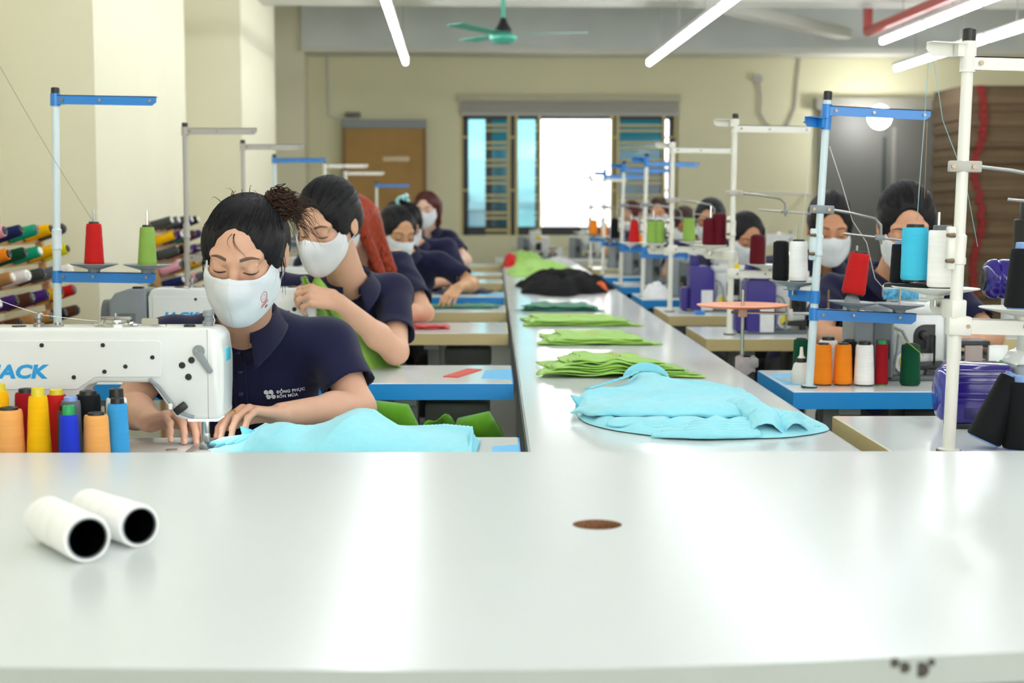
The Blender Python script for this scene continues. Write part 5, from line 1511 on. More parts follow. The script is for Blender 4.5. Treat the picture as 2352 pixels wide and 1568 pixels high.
right_stand('white thread stand with three lime green cones', 0.828, 7.2, 0.795, M_IVORY, M_IVORY, la, lb_, (0.6, 0), M_IVORY,
            ((la, 0.09, 0.03, 'lime green thread cone touching its twin on the white stand', 'lime green', 0.112, 0.026, 0.023), (la, 0.09, -0.005, 'lime green thread cone touching its twin on the white stand', 'lime green', 0.112, 0.026, 0.023), (lb_, 0.105, -0.02, 'lime green thread cone alone on its stand arm', 'lime green', 0.118, 0.031, 0.026)))
la, lb_ = (0.26, 155, 0.12, (0.08,)), (0.23, 0, 0.28, (0.11,))
right_stand('blue-armed thread stand with a red cone', 0.822, 8.48, 0.77, M_IVORY, M_BLUEMETAL, la, lb_, (1.4, 0), M_IVORY,
            ((la, 0.08, 0.02, 'bright red thread cone on a blue-armed stand', 'red', 0.13, 0.032, 0.02),))
right_stand('blue-armed thread stand with a black cone', 0.80, 9.72, 0.77, M_IVORY, M_BLUEMETAL, la, lb_, (1.4, 0), M_SAUCER,
            ((la, 0.08, 0.03, 'black thread cone on a far blue-armed stand', 'black', 0.13, 0.03, 0.026), (lb_, 0.11, 0.0, 'small orange thread cone on a far blue-armed stand', 'orange', 0.07, 0.028, 0.024)))
right_stand('blue-armed thread stand with an orange cone before the bright window', 0.795, 11.25, 0.76, M_IVORY, M_BLUEMETAL, la, lb_, (1.0, 0), M_SAUCER,
            ((la, 0.08, 0.0, 'orange thread cone on the stand before the bright window', 'orange', 0.11, 0.032, 0.03),))
right_stand('slim white thread stand farthest down the second row', 0.79, 12.6, 0.76, M_IVORY, M_IVORY, la, lb_, (0, 0), M_IVORY,
            ((lb_, 0.11, 0.0, 'orange thread cone on the farthest white stand', 'orange', 0.11, 0.032, 0.03),))

# ------------------------------------------------------------------ cones standing on the tables
GL_ = 'cones crowded beside the first machine'
for lb2, col, x, y, ch, r0, r1, core, coh in (
    ('pale orange thread cone with a knotted black top beside the yellow cone', 'pale orange', -0.897, 2.80, 0.118, 0.029, 0.024, 'black', 0.005),
    ('tall yellow thread cone with yellow cap', 'yellow', -0.843, 2.80, 0.154, 0.024, 0.017, 'yellow', 0.016),
    ('charcoal thread cone between yellow and royal blue cones', 'charcoal', -0.798, 2.815, 0.120, 0.017, 0.014, 'black', 0.010),
    ('royal blue thread cone with green cap', 'royal blue', -0.780, 2.775, 0.124, 0.0205, 0.016, 'green', 0.017),
    ('pale orange thread cone with black top beside the sky blue cone', 'pale orange', -0.737, 2.80, 0.108, 0.026, 0.022, 'black', 0.005),
    ('sky blue thread cone with black top', 'sky blue', -0.706, 2.835, 0.130, 0.022, 0.018, 'black', 0.010),
    ('yellow thread cone behind the pale orange one', 'yellow', -0.935, 2.86, 0.155, 0.024, 0.018, 'yellow', 0.014),
    ('dark red thread cone with a wide black top', 'crimson', -0.892, 2.89, 0.142, 0.024, 0.021, 'black', 0.008),
    ('red thread cone with a yellow cap', 'red', -0.835, 2.89, 0.140, 0.024, 0.018, 'yellow', 0.010),
    ('black thread cone behind the royal blue cone', 'black', -0.775, 2.89, 0.138, 0.026, 0.023, 'black', 0.008),
    ('grey-blue thread cone with a pale top behind the charcoal one', 'grey', -0.800, 2.86, 0.130, 0.022, 0.018, 'blue', 0.008),
    ('white thread cone with a tall black cap', 'white', -0.720, 2.885, 0.142, 0.022, 0.019, 'black', 0.018)):
    cone(lb2, col, (x, y, TZ), ch, r0, r1, core, coh, group=GL_)
GR_ = 'cones standing on the blue-edged table'
for lb2, col, x, y, ch, r0, r1, core, coh in (
    ('orange thread cone beside the oil bottle', 'orange', 0.902, 4.16, 0.117, 0.0265, 0.022, 'black', 0.005),
    ('orange thread cone between an orange and a white cone', 'orange', 0.957, 4.16, 0.117, 0.0265, 0.022, 'black', 0.005),
    ('white thread cone with black top between orange and crimson cones', 'white', 1.013, 4.15, 0.122, 0.028, 0.0235, 'black', 0.010),
    ('slim crimson thread cone with green cap', 'crimson', 1.061, 4.15, 0.124, 0.0185, 0.016, 'green', 0.010),
    ('dark green thread cone beside the overlock machine', 'dark green', 1.140, 4.15, 0.116, 0.028, 0.0245, 'black', 0.004),
    ('pinkish white thread cone behind the orange pair', 'white', 0.935, 4.25, 0.126, 0.029, 0.025, 'black', 0.010),
    ('dark green thread cone behind the oil bottle', 'dark green', 0.865, 4.28, 0.120, 0.024, 0.021, 'black', 0.004),
    ('black thread cone behind the white one', 'black', 0.992, 4.24, 0.120, 0.024, 0.021, 'black', 0.006)):
    cone(lb2, col, (x, y, TZ), ch, r0, r1, core, coh, group=GR_)
# black cones leaning and standing on R1
cone('black thread cone leaning against the purple motor', 'black', (0.985, 3.04, TZ + 0.014), 0.150, 0.036, 0.026, 'blue', 0.008, tilt=(0, 24, 0), group='black cones on the tan-edged table')
cone('upright black thread cone on the tan-edged table', 'black', (1.056, 3.02, TZ), 0.150, 0.037, 0.027, 'blue', 0.012, group='black cones on the tan-edged table')
# two open-ended white spools lying on the work table
def lying_spool(label, front, back_, r):
    a = Vector(back_) - Vector(front); L = a.length
    t = thing('thread_spool', label, 'spool', front, 0, 'white spools lying on the work table')
    t.rotation_mode = 'QUATERNION'; t.rotation_quaternion = a.to_track_quat('Z', 'Y')
    m = MB(); m.lathe([(r * 0.80, 0.0), (r * 0.97, 0.0), (r, 0.004), (r * 0.99, L * 0.5), (r * 0.98, L - 0.004), (r * 0.95, L), (r * 0.5, L)], 32, caps=False); m.build('thread', winding('thread_white', CONE_COL['white']), t)
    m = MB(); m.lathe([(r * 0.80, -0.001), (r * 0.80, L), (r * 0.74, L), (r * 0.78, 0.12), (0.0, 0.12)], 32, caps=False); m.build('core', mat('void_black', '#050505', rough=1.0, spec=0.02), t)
    m = MB(); m.lathe([(r * 0.84, -0.002), (r * 0.79, -0.002), (r * 0.79, 0.002), (r * 0.82, 0.002), (r * 0.84, -0.002)], 32, caps=False); m.build('rim', M_GREYDK, t)
lying_spool('white open-ended thread spool lying in front of its twin', (-0.499, 1.842, FZ + 0.030), (-0.585, 1.965, FZ + 0.030), 0.030)
lying_spool('white open-ended thread spool lying behind its twin', (-0.455, 1.925, FZ + 0.028), (-0.551, 2.04, FZ + 0.028), 0.028)

# ------------------------------------------------------------------ wooden cone racks by the piers
def rack(label, loc, rz, lean, rows, n, length, dz, pal, tagline, seed):
    t = thing('cone_rack', label, 'rack', loc, rz)
    mw = mat('pine_board', '#b88d5b', rough=0.6, noise=0.12, nscale=9)
    H = rows * dz + 0.02
    M = Matrix.Rotation(math.radians(lean), 4, 'Y')
    for y in (0.0, length):
        m = MB(); m.rbox((0.0, y, H / 2), (0.03, 0.03, H), 0.003, M=M); m.build('upright', mw, t)
    for r in range(rows):
        m = MB(); m.rbox((0.0, length / 2, 0.06 + r * dz), (0.02, length, 0.058), 0.002, M=M); m.build('rail', mw, t)
    for x in (0.0,):
        m = MB(); m.rbox((-0.11, length / 2, -0.45), (0.02, length, 0.04), 0.002); m.build('brace', mw, t)
    for y in (0.01, length - 0.01):
        m = MB(); m.tube([(0, y, 0.0), (-0.0, y, -loc[2] + 0.01)], 0.014, 6); m.build('leg', mw, t)
    rr = random.Random(seed)
    names = ['bottom', 'second', 'third', 'fourth', 'fifth', 'top']
    Rz = Matrix.Rotation(rz, 4, 'Z')
    ax0 = Rz @ M @ Vector((0.985, -0.10, 0.14))
    pegs = MB()
    for r in range(rows):
        for k in range(n):
            col = rr.choice(pal)
            q = M @ Vector((0.012, 0.05 + k * (length - 0.08) / (n - 1), 0.06 + r * dz))
            pegs.tube([q, q + M @ Vector((0.985, -0.10, 0.14)) * 0.05], 0.004, 5)
            w_ = Vector(loc) + Rz @ q
            nm = names[r] if r < rows - 1 else 'top'
            cone('%s thread cone on the %s row of the %s' % (col, nm, tagline), col, tuple(w_), 0.115, 0.026, 0.021, rr.choice(('black', 'black', 'white', 'grey')), 0.006, group='cones on the ' + tagline, axis=ax0)
    pegs.build('peg_row', mw, t)
PAL = ['teal', 'olive', 'red', 'purple', 'sky blue', 'grey', 'pink', 'maroon', 'lemon', 'navy', 'yellow', 'dark green', 'brown', 'charcoal', 'tan', 'black', 'orange', 'white']
rack('big pine cone rack packed with coloured cones against the cream pier', (-1.78, 4.40, 0.752), 0, -8, 5, 10, 1.75, 0.082, PAL, 'big pine rack', 8)
rack('small pine cone rack with dark cones leaning on the next pier', (-1.655, 7.55, 0.80), 0, -10, 5, 5, 0.75, 0.075, ['grey', 'black', 'purple', 'yellow', 'navy', 'teal', 'charcoal', 'pink', 'brown'], 'small pine rack', 5)
# ------------------------------------------------------------------ overlock machines seen from behind
def overlock(label, loc, motor_m, decal=True, sticker=True):
    t = thing('overlock_machine', label, 'sewing machine', loc, 0, 'overlock machines of the second row')
    # motor cover
    m = MB(); m.prism([(-0.055, 0.0), (0.058, 0.0), (0.058, 0.19), (0.03, 0.215), (-0.045, 0.215), (-0.055, 0.20)], -0.05, 0.10, 'y', 0.006, 2); mc = m.build('motor_cover', motor_m, t, 50)
    if motor_m is M_PURPLE2:
        m = MB(); m.prism([(-0.05, 0.21), (-0.005, 0.21), (-0.012, 0.262), (-0.045, 0.268)], 0.0, 0.08, 'y', 0.005); m.build('cover_horn', motor_m, mc, 50)
        m = MB(); m.rbox((0.024, -0.051, 0.055), (0.055, 0.003, 0.095), 0.001); m.build('rating_label', M_PAPER, mc)
        m = MB(); m.rbox((-0.075, 0.02, 0.06), (0.04, 0.09, 0.11), 0.012); m.build('side_box', motor_m, mc)
    else:
        m = MB(); m.prism([(0.0, 0.01), (0.05, 0.01), (0.05, 0.185), (0.0, 0.2)], -0.056, -0.045, 'y', 0.002); m.build('front_shield', M_GREYDK, mc)
        m = MB(); m.rbox((0.026, -0.0575, 0.09), (0.038, 0.002, 0.055), 0.0008); m.build('decal', M_DARK, mc)
        m = MB(); m.prism([(0.012, 0.072), (0.020, 0.072), (0.016, 0.08)], -0.0595, -0.0585, 'y'); m.build('warning_sticker', M_YELLOW, mc)
        m = MB()
        def cup(u, v):
            a = math.pi * (0.1 + 0.9 * u); r = 0.03
            return Vector((-0.085 + r * math.cos(a) * 0.9, -0.03 + 0.05 * v, 0.07 + r * math.sin(a)))
        m.grid(cup, 14, 4, 0.003); m.build('wheel_guard', M_GREYDK, t)
    # white body
    m = MB(); m.prism([(0.062, 0.012), (0.250, 0.012), (0.250, 0.19), (0.235, 0.215), (0.085, 0.225), (0.062, 0.19)], -0.01, 0.13, 'y', 0.006, 2); bd = m.build('body', M_MACHINE, t, 50)
    m = MB(); m.prism(arc(0.155, 0.125, 0.032, 90, 180, 5) + [(0.123, 0.075), (0.185, 0.075), (0.185, 0.157)], -0.013, -0.0095, 'y', 0.002); m.build('loop_recess', M_DARK, bd)
    m = MB(); m.lathe([(0.0, 0.03), (0.012, 0.028), (0.014, 0.0), (0.010, -0.004), (0, -0.004)], 14, M=Matrix.Translation((0.15, -0.016, 0.128)) @ Matrix.Rotation(math.radians(90), 4, 'X')); m.tube([(0.15, -0.03, 0.13), (0.178, -0.03, 0.127), (0.178, -0.03, 0.045)], 0.0035, 6); m.tube([(0.152, -0.028, 0.12), (0.155, -0.028, 0.095), (0.150, -0.028, 0.09)], 0.003, 6)
    m.build('looper_rod', M_BLACK, t)
    m = MB(); m.prism([(0.085, 0.035), (0.10, 0.05), (0.20, 0.055), (0.215, 0.05), (0.195, 0.028), (0.12, 0.03)], -0.030, -0.016, 'y', 0.002); m.cyl((0.17, -0.015, 0.02), (0.17, -0.03, 0.02), 0.014, n=18); m.build('lever', M_DARK, t)
    m = MB(); m.cyl((0.10, -0.012, 0.05), (0.10, -0.026, 0.05), 0.032, n=24); m.build('pulley', M_PAPER, t)
    m = MB(); m.cyl((0.10, -0.026, 0.052), (0.10, -0.029, 0.052), 0.020, n=20); m.build('pulley_sticker', M_YELLOW, t)
    m = MB(); m.rbox((0.235, -0.018, 0.12), (0.042, 0.014, 0.13), 0.002); pl = m.build('front_plate', M_MACHINE, t)
    for x, z, r in ((0.235, 0.165, 0.005), (0.224, 0.14, 0.003), (0.246, 0.14, 0.003), (0.224, 0.08, 0.0035), (0.246, 0.08, 0.0035)):
        m = MB(); m.cyl((x, -0.0255, z), (x, -0.0235, z), r, n=10); m.build('screw_hole', M_BLACK, pl)
    m = MB(); m.rbox((0.30, 0.05, 0.10), (0.09, 0.11, 0.018), 0.003); m.rbox((0.30, 0.05, 0.03), (0.085, 0.12, 0.05), 0.004); m.build('work_plate', M_DARK, t)
    m = MB(); m.rbox((0.292, -0.02, 0.06), (0.05, 0.01, 0.075), 0.002); m.build('cover_panel', mat('scuffed_cover', '#9d8f8b', rough=0.5), t)
    m = MB(); m.rbox((0.365, -0.005, 0.055), (0.055, 0.02, 0.085), 0.002); m.build('side_plate', M_MACHINE, t)
    # head with tension towers
    m = MB(); m.rbox((0.12, 0.06, 0.245), (0.12, 0.11, 0.05), 0.014, 3); m.rbox((0.155, 0.03, 0.20), (0.20, 0.09, 0.035), 0.008); hd_ = m.build('head', M_MACHINE, t, 50)
    for k in range(3):
        m = MB(); m.lathe([(0.011, 0.268), (0.011, 0.274), (0.004, 0.276), (0.004, 0.286), (0.0075, 0.288), (0.0075, 0.297), (0, 0.298)], 12, o=(0.08 + 0.03 * k, 0.06, 0)); m.build('tension_knob', M_CHROME if k else M_GREYPL, t)
    m = MB(); m.tube([(0.07, 0.02, 0.268), (0.07, 0.02, 0.284), (0.17, 0.02, 0.284), (0.17, 0.02, 0.268)], 0.0025, 6); m.build('thread_bar', M_CHROME, t)
    if sticker:
        m = MB(); m.rbox((0.155, -0.018, 0.205), (0.05, 0.003, 0.045), 0.001); m.build('caution_sticker', M_YELLOW, t)
    m = MB(); m.tube([(0.062, -0.03, 0.15), (0.085, -0.035, 0.14), (0.10, -0.035, 0.11), (0.107, -0.035, 0.06), (0.095, -0.035, 0.015)], 0.005, 6); m.tube([(0.075, -0.03, 0.13), (0.07, -0.035, 0.08), (0.06, -0.04, 0.02)], 0.0035, 6); m.build('cable', M_GREYPL, t)
    m = MB(); m.rbox((0.14, 0.05, 0.007), (0.42, 0.2, 0.014), 0.004); m.build('base_plate', M_GREYDK, t)
    return t

o2 = overlock('grey-motored overlock machine behind the standing cone row', (1.062, 4.30, TZ), M_GREYPL, sticker=False)
m = MB(); m.rbox((0.085, -0.012, 0.243), (0.10, 0.003, 0.03), 0.001); m.build('blue_pattern_strip', mat('speckled_blue', '#4fa9d6', rough=0.5, noise=0.6, nscale=90), o2)
pr = overlock('purple-motored overlock machine behind the orange disc', (1.030, 5.93, TZ), M_PURPLE2)
dup(pr, (0.978, 7.23, TZ), label='purple-motored overlock machine behind the lime green cones')
gr = overlock('grey-motored overlock machine on the table with crumpled white cloth', (1.015, 8.45, TZ), M_GREYPL)
dup(gr, (1.015, 9.85, TZ), label='grey-motored overlock machine level with the black cloth pile')
dup(gr, (1.005, 11.2, TZ), label='grey-motored overlock machine beyond the black cloth pile')
dup(gr, (1.0, 12.68, TZ), label='grey-motored overlock machine close to the back window')

# the nearest machine of that row: purple motor lying on the table, ivory column, second motor above
t = thing('coverstitch_machine', 'ivory sewing machine with two glossy purple motors and a black lamp', 'sewing machine', (1.062, 3.36, TZ))
t.scale = (1.1, 1.0, 1.1)
m = MB()
prof = [(0.0, -0.082), (0.030, -0.082), (0.052, -0.078), (0.058, -0.070), (0.060, 0.075), (0.052, 0.080), (0.0, 0.080)]
m.prism([(-0.062, 0.030), (-0.050, 0.012), (0.06, 0.010), (0.070, 0.030), (0.070, 0.110), (0.060, 0.128), (-0.045, 0.128), (-0.062, 0.110)], -0.06, 0.06, 'y', 0.012, 3)
mot = m.build('motor', M_PURPLE, t, 50)
m = MB()
for z in (0.060, 0.072, 0.094, 0.106, 0.118):
    m.rbox((0.004, -0.061, z), (0.115, 0.006, 0.006), 0.002)
m.build('cooling_rib', M_PURPLE, mot)
m = MB(); m.lathe([(0.0, -0.004), (0.030, -0.006), (0.040, -0.003), (0.047, 0.006), (0.047, 0.02), (0, 0.02)], 28, M=Matrix.Translation((-0.068, 0, 0.066)) @ Matrix.Rotation(math.radians(90), 4, 'Y') @ Matrix.Diagonal((1.15, 1, 1, 1))); m.build('motor_end', mat('purple_end_gloss', '#2d2f96', rough=0.12, coat=0.5), mot)
m = MB(); m.rbox((0.004, -0.0605, 0.032), (0.07, 0.002, 0.022), 0.0005); m.build('rating_plate', mat('purple_plate', '#1a0d55', rough=0.4), mot)
m = MB(); m.cyl((0.055, -0.06, 0.112), (0.055, -0.068, 0.112), 0.006, n=8); m.build('bolt', M_STEEL, mot)
m = MB(); m.rbox((-0.0, -0.01, 0.006), (0.10, 0.08, 0.012), 0.003); m.build('motor_foot', M_DARK, t)
m = MB(); m.rbox((0.098, 0.0, 0.105), (0.058, 0.10, 0.052), 0.014, 3); m.build('gear_case', M_GREYPL, t, 50)
m = MB(); m.prism([(0.075, 0.128), (0.20, 0.128), (0.20, 0.155), (0.105, 0.155), (0.088, 0.148)], -0.05, 0.06, 'y', 0.004); m.prism([(0.10, 0.15), (0.20, 0.15), (0.20, 0.30), (0.108, 0.30)], -0.04, 0.05, 'y', 0.008); m.rbox((0.16, 0.005, 0.07), (0.08, 0.10, 0.13), 0.006); m.build('column', M_MACHINE, t, 50)
m = MB()
m.lathe([(0.0, 0.0), (0.015, -0.002), (0.032, 0.004), (0.040, 0.014), (0.042, 0.024), (0.038, 0.03), (0.041, 0.036), (0.041, 0.11), (0, 0.11)], 32, M=Matrix.Translation((0.046, 0.10, 0.294)) @ Matrix.Rotation(math.radians(90), 4, 'Y'))
up_m = m.build('upper_motor', M_PURPLE, t, 40)
m = MB(); m.lathe([(0.0, -0.004), (0.010, -0.003), (0.011, 0.004), (0, 0.004)], 16, M=Matrix.Translation((0.045, 0.10, 0.294)) @ Matrix.Rotation(math.radians(90), 4, 'Y')); m.lathe([(0.020, -0.002), (0.024, -0.002), (0.024, 0.006), (0.020, 0.006)], 24, M=Matrix.Translation((0.045, 0.10, 0.294)) @ Matrix.Rotation(math.radians(90), 4, 'Y')); m.build('hub', M_DARK, up_m)
m = MB(); m.rbox((0.13, 0.10, 0.25), (0.07, 0.09, 0.13), 0.01); m.build('upper_bracket', M_MACHINE, t)
m = MB(); m.lathe([(0.034, 0.30), (0.034, 0.435), (0.030, 0.438), (0.022, 0.438), (0.022, 0.475), (0.020, 0.478), (0, 0.478)], 24, o=(0.138, 0.09, -0.02)); m.build('lamp_housing', M_BLACK, t)
m = MB(); m.rbox((0.150, 0.056, 0.385), (0.03, 0.004, 0.022), 0.001); m.build('warning_sticker', M_YELLOW, t)
# further tables with machines along the back wall
t = thing('back_bench', 'pale bench with small machines standing below the back window', 'table', (0.0, 15.0, 0))
m = MB(); m.rbox((0.75, 0.25, 0.74), (1.5, 0.5, 0.04), 0.004); m.build('bench_top', M_WHITE2, t)
for x in (0.06, 1.44):
    m = MB(); m.rbox((x, 0.25, 0.36), (0.05, 0.4, 0.72), 0.004); m.build('leg', M_LEG, t)
dup(gr, (0.28, 15.25, 0.76), label='grey-motored overlock machine on the bench below the window')
dup(gr, (0.80, 15.25, 0.76), label='second grey-motored overlock machine on the bench below the window')
t = thing('side_bench', 'pale bench with spare machines beside the grey door', 'table', (2.2, 14.4, 0))
m = MB(); m.rbox((0.5, 0.25, 0.74), (1.1, 0.5, 0.04), 0.004); m.build('bench_top', M_WHITE2, t)
for x in (0.06, 0.94):
    m = MB(); m.rbox((x, 0.25, 0.36), (0.05, 0.4, 0.72), 0.004); m.build('leg', M_LEG, t)
dup(m0, (2.83, 14.65, 0.76), label='spare white lockstitch machine on the bench beside the grey door')
t = thing('wall_rail', 'slim white clothes rail on the back wall behind the short-haired worker', 'rail', (0, 0, 0))
m = MB(); m.tube([(2.65, 15.7, 1.42), (3.25, 15.7, 1.40)], 0.012, 6); m.tube([(2.65, 15.7, 1.42), (2.65, 16.1, 1.42)], 0.01, 6); m.tube([(3.25, 15.7, 1.40), (3.25, 16.1, 1.40)], 0.01, 6); m.build('bar', M_IVORY, t)

# ------------------------------------------------------------------ orange turntable clamped to the long table
t = thing('orange_turntable', 'orange disc on a chrome post clamped to the long table', 'turntable', (0.763, 4.68, TZ))
m = MB(); m.lathe([(0.0, 0.178), (0.02, 0.178), (0.13, 0.183), (0.140, 0.187), (0.141, 0.190), (0.13, 0.191), (0.0, 0.186)], 48); m.build('disc', mat('orange_plastic', '#f08a4e', rough=0.3), t)
m = MB(); m.cyl((0, 0, -0.02), (0, 0, 0.235), 0.0055, n=12); m.build('post', M_CHROME, t)
m = MB(); m.rbox((0, 0, 0.165), (0.026, 0.02, 0.028), 0.003); m.build('collar', mat('peach_plastic', '#d9b39a', rough=0.4), t)
m = MB(); m.tube([(-0.035, 0, 0.166), (0.40, -0.02, 0.158)], 0.0045, 8); m.build('side_rod', M_CHROME, t)
for x in (0.145, 0.262):
    m = MB(); m.rbox((x, -0.008, 0.160), (0.015, 0.018, 0.034), 0.003); m.cyl((x, -0.018, 0.152), (x, -0.022, 0.152), 0.004, n=8); m.build('rod_clip', M_IVORY, t)
    m = MB(); m.cyl((x + 0.002, -0.004, 0.17), (x + 0.002, -0.004, 0.235), 0.003, n=6); m.build('guide_pin', M_SCREW, t)
m = MB(); m.rbox((0.016, -0.02, 0.012), (0.06, 0.035, 0.03), 0.006); m.rbox((-0.008, -0.01, -0.022), (0.012, 0.04, 0.05), 0.003); m.build('clamp', M_GREYMETAL, t)
def wrap(u, v): return Vector((-0.024 + 0.06 * u, -0.025 - 0.012 * math.sin(3 * u), 0.03 - 0.05 * v + 0.006 * math.sin(9 * u)))
m = MB(); m.grid(wrap, 10, 6, 0.002); m.build('cloth_wrap', mat('rag_grey', '#b9aeb2', rough=0.9), t)

# oil bottle beside the blue stand
t = thing('oil_bottle', 'small translucent oil bottle with a nozzle beside the leaning pole', 'bottle', (0.848, 4.19, TZ))
m = MB(); m.lathe([(0.0, 0.0), (0.026, 0.0), (0.028, 0.004), (0.0275, 0.03), (0.021, 0.055), (0.016, 0.060), (0, 0.060)], 24); m.build('flask', mat('milky_plastic', '#d8d8d2', rough=0.3), t)
m = MB(); m.lathe([(0.014, 0.058), (0.014, 0.068), (0.006, 0.08), (0.004, 0.102), (0, 0.103)], 14); m.build('nozzle', M_IVORY, t)
m = MB(); m.lathe([(0.0145, 0.060), (0.0155, 0.066), (0.0145, 0.072)], 14); m.build('thread_ring', M_DARK, t)
# blue gadget on the tan-edged table
t = thing('thread_snips', 'blue-handled thread snips lying on the tan-edged table', 'scissors', (0.90, 7.02, TZ))
for s_ in (-1, 1):
    m = MB(); m.tube([(0.045 + 0.018 * math.cos(a), s_ * 0.02 + 0.018 * math.sin(a), 0.008) for a in np.linspace(0, 2 * math.pi, 14)], 0.008, 6); m.build('handle', mat('snips_blue', '#1f7fd0', rough=0.35), t)
m = MB(); m.prism([(-0.05, 0.0), (0.03, -0.012), (0.03, 0.012)], 0.004, 0.009, 'z'); m.build('blade', M_STEEL, t)

# ------------------------------------------------------------------ cloth
def cloth(col, name): return mat('cloth_' + name, col, rough=0.85, spec=0.2, sheen=0.25, noise=0.04, nscale=60, bump=0.2, bscale=900)
C_CYAN = cloth('#92dbe9', 'pale_cyan'); C_GREEN = cloth('#98c955', 'lime'); C_BLACK = mat('cloth_black', '#08080a', rough=0.9, spec=0.15, bump=0.2, bscale=900); C_DKGREEN = cloth('#2f7d62', 'bottle_green')
C_RED = cloth('#cc1f1f', 'red'); C_NAVY = cloth('#1d2348', 'navy'); C_WHITE = cloth('#dfe0e3', 'white'); C_GREEN2 = cloth('#5a9a1e', 'leaf_green')

def nz(x, y, s):
    return math.sin(x * 1.7 + 2.3 * math.sin(y * 1.3 + s) + s) * math.cos(y * 1.9 + 1.7 * math.sin(x * 1.1 + 2 * s) - s)

def sheet(corners, z0, seed, rough=0.010, nu=34, nv=16, lift=None, edge=0.012, waves=6, amp=0.006):
    """one cloth layer: bilinear quad (near-left, near-right, far-right, far-left) with wavy rim and soft folds, lying at z0"""
    A, B, C_, D = [Vector((c[0], c[1], 0)) for c in corners]
    def fn(u, v):
        ue = edge * math.sin(v * 7 + seed * 1.3) * (1 if u < 0.5 else -1) * abs(u - 0.5) * 2
        ve = edge * 0.8 * math.sin(u * 11 + seed * 2.1) * abs(v - 0.5) * 2
        p = (A * (1 - u) + B * u) * (1 - v) + (D * (1 - u) + C_ * u) * v + Vector((ue, ve, 0))
        f = 0.5 + 0.5 * math.sin(waves * (u * 3.0 + 0.7 * v) + 2.0 * nz(u * 4, v * 3, seed))
        f = f ** 1.6
        rim = min(1, 6 * min(u, 1 - u, v, 1 - v) + 0.25)
        z = z0 + amp * f * rim + rough * 0.12 * (nz(u * 6, v * 4, seed + 2) + 1) * rim
        if lift: z += lift(u, v)
        return (p.x, p.y, z)
    mb = MB().grid(fn, nu, nv, -0.0016); mb.fn = fn
    return mb

def panel_stack(label, corners, n, mt, seed, z0=TZ, dz=0.005, amp=0.008, group=None, lift=None, jit=0.02, part='fabric_panel', name='fabric_stack', cat='cloth', prints=None):
    cx = sum(c[0] for c in corners) / 4; cy = sum(c[1] for c in corners) / 4
    t = thing(name, label, cat, (0, 0, 0), 0, group)
    rr = random.Random(seed)
    for k in range(n):
        cs = [(c[0] + rr.uniform(-jit, jit) * 0.6 + (0.016 * k if i in (0, 3) else -0.02 * k), c[1] + rr.uniform(-jit, jit) * 0.5 + (0.010 * k if i in (0, 1) else 0)) for i, c in enumerate(corners)]
        sh = sheet(cs, z0 + 0.0022 + dz * k, seed + k * 1.7, amp=amp, lift=lift)
        o = sh.build(part, mt, t, 180)
    if prints:
        u0, v0, du, dv, nn = prints; m = MB()
        for i in range(nn):
            for j in range(2):
                for q in range(3):
                    ua, va = u0 + du * i + 0.006 * q, v0 + dv * i - 0.22 * j + 0.04 * (q % 2)
                    c_ = [sh.fn(ua + x * 0.014, va + y * 0.05) for x, y in ((0, 0), (1, 0.3), (1, 1), (0, 0.8))]
                    b_ = len(m.v); m.v += [(p[0], p[1], p[2] + 0.0024) for p in c_]; m.f.append((b_, b_ + 1, b_ + 2, b_ + 3))
        m.build('faded_print', M_OPRINT, o, 0)
    return t
M_OPRINT = mat('faint_orange_print', '#cf9a45', rough=0.85)
GG = 'lime green panels stacked on the long table'
t = panel_stack('thick rumpled stack of lime green panels beside the cyan shirt', [(0.135, 4.34), (0.60, 4.34), (0.53, 4.70), (0.15, 4.72)], 7, C_GREEN, 3, dz=0.0055, amp=0.006, group=GG,
                lift=lambda u, v: 0.010 * math.exp(-((u - 0.48) / 0.12) ** 2) * (1 - v) + 0.008 * math.exp(-((u - 0.12) / 0.15) ** 2), prints=(0.52, 0.85, 0.028, -0.10, 5))
panel_stack('flat stack of lime green panels between two other green stacks', [(0.165, 5.40), (0.585, 5.40), (0.53, 5.86), (0.19, 5.88)], 4, C_GREEN, 13, dz=0.0045, amp=0.005, group=GG, prints=(0.42, 0.55, 0.04, 0.05, 4))
panel_stack('thin stack of lime green panels next to the dark green piece', [(0.115, 6.29), (0.60, 6.29), (0.55, 6.74), (0.12, 6.80)], 4, C_GREEN, 23, dz=0.005, amp=0.006, group=GG, prints=(0.32, 0.6, 0.04, 0.0, 4))
panel_stack('dark green folded cloth on the long table', [(0.10, 7.22), (0.51, 7.20), (0.49, 7.56), (0.16, 7.60)], 3, C_DKGREEN, 33, dz=0.008, amp=0.010)

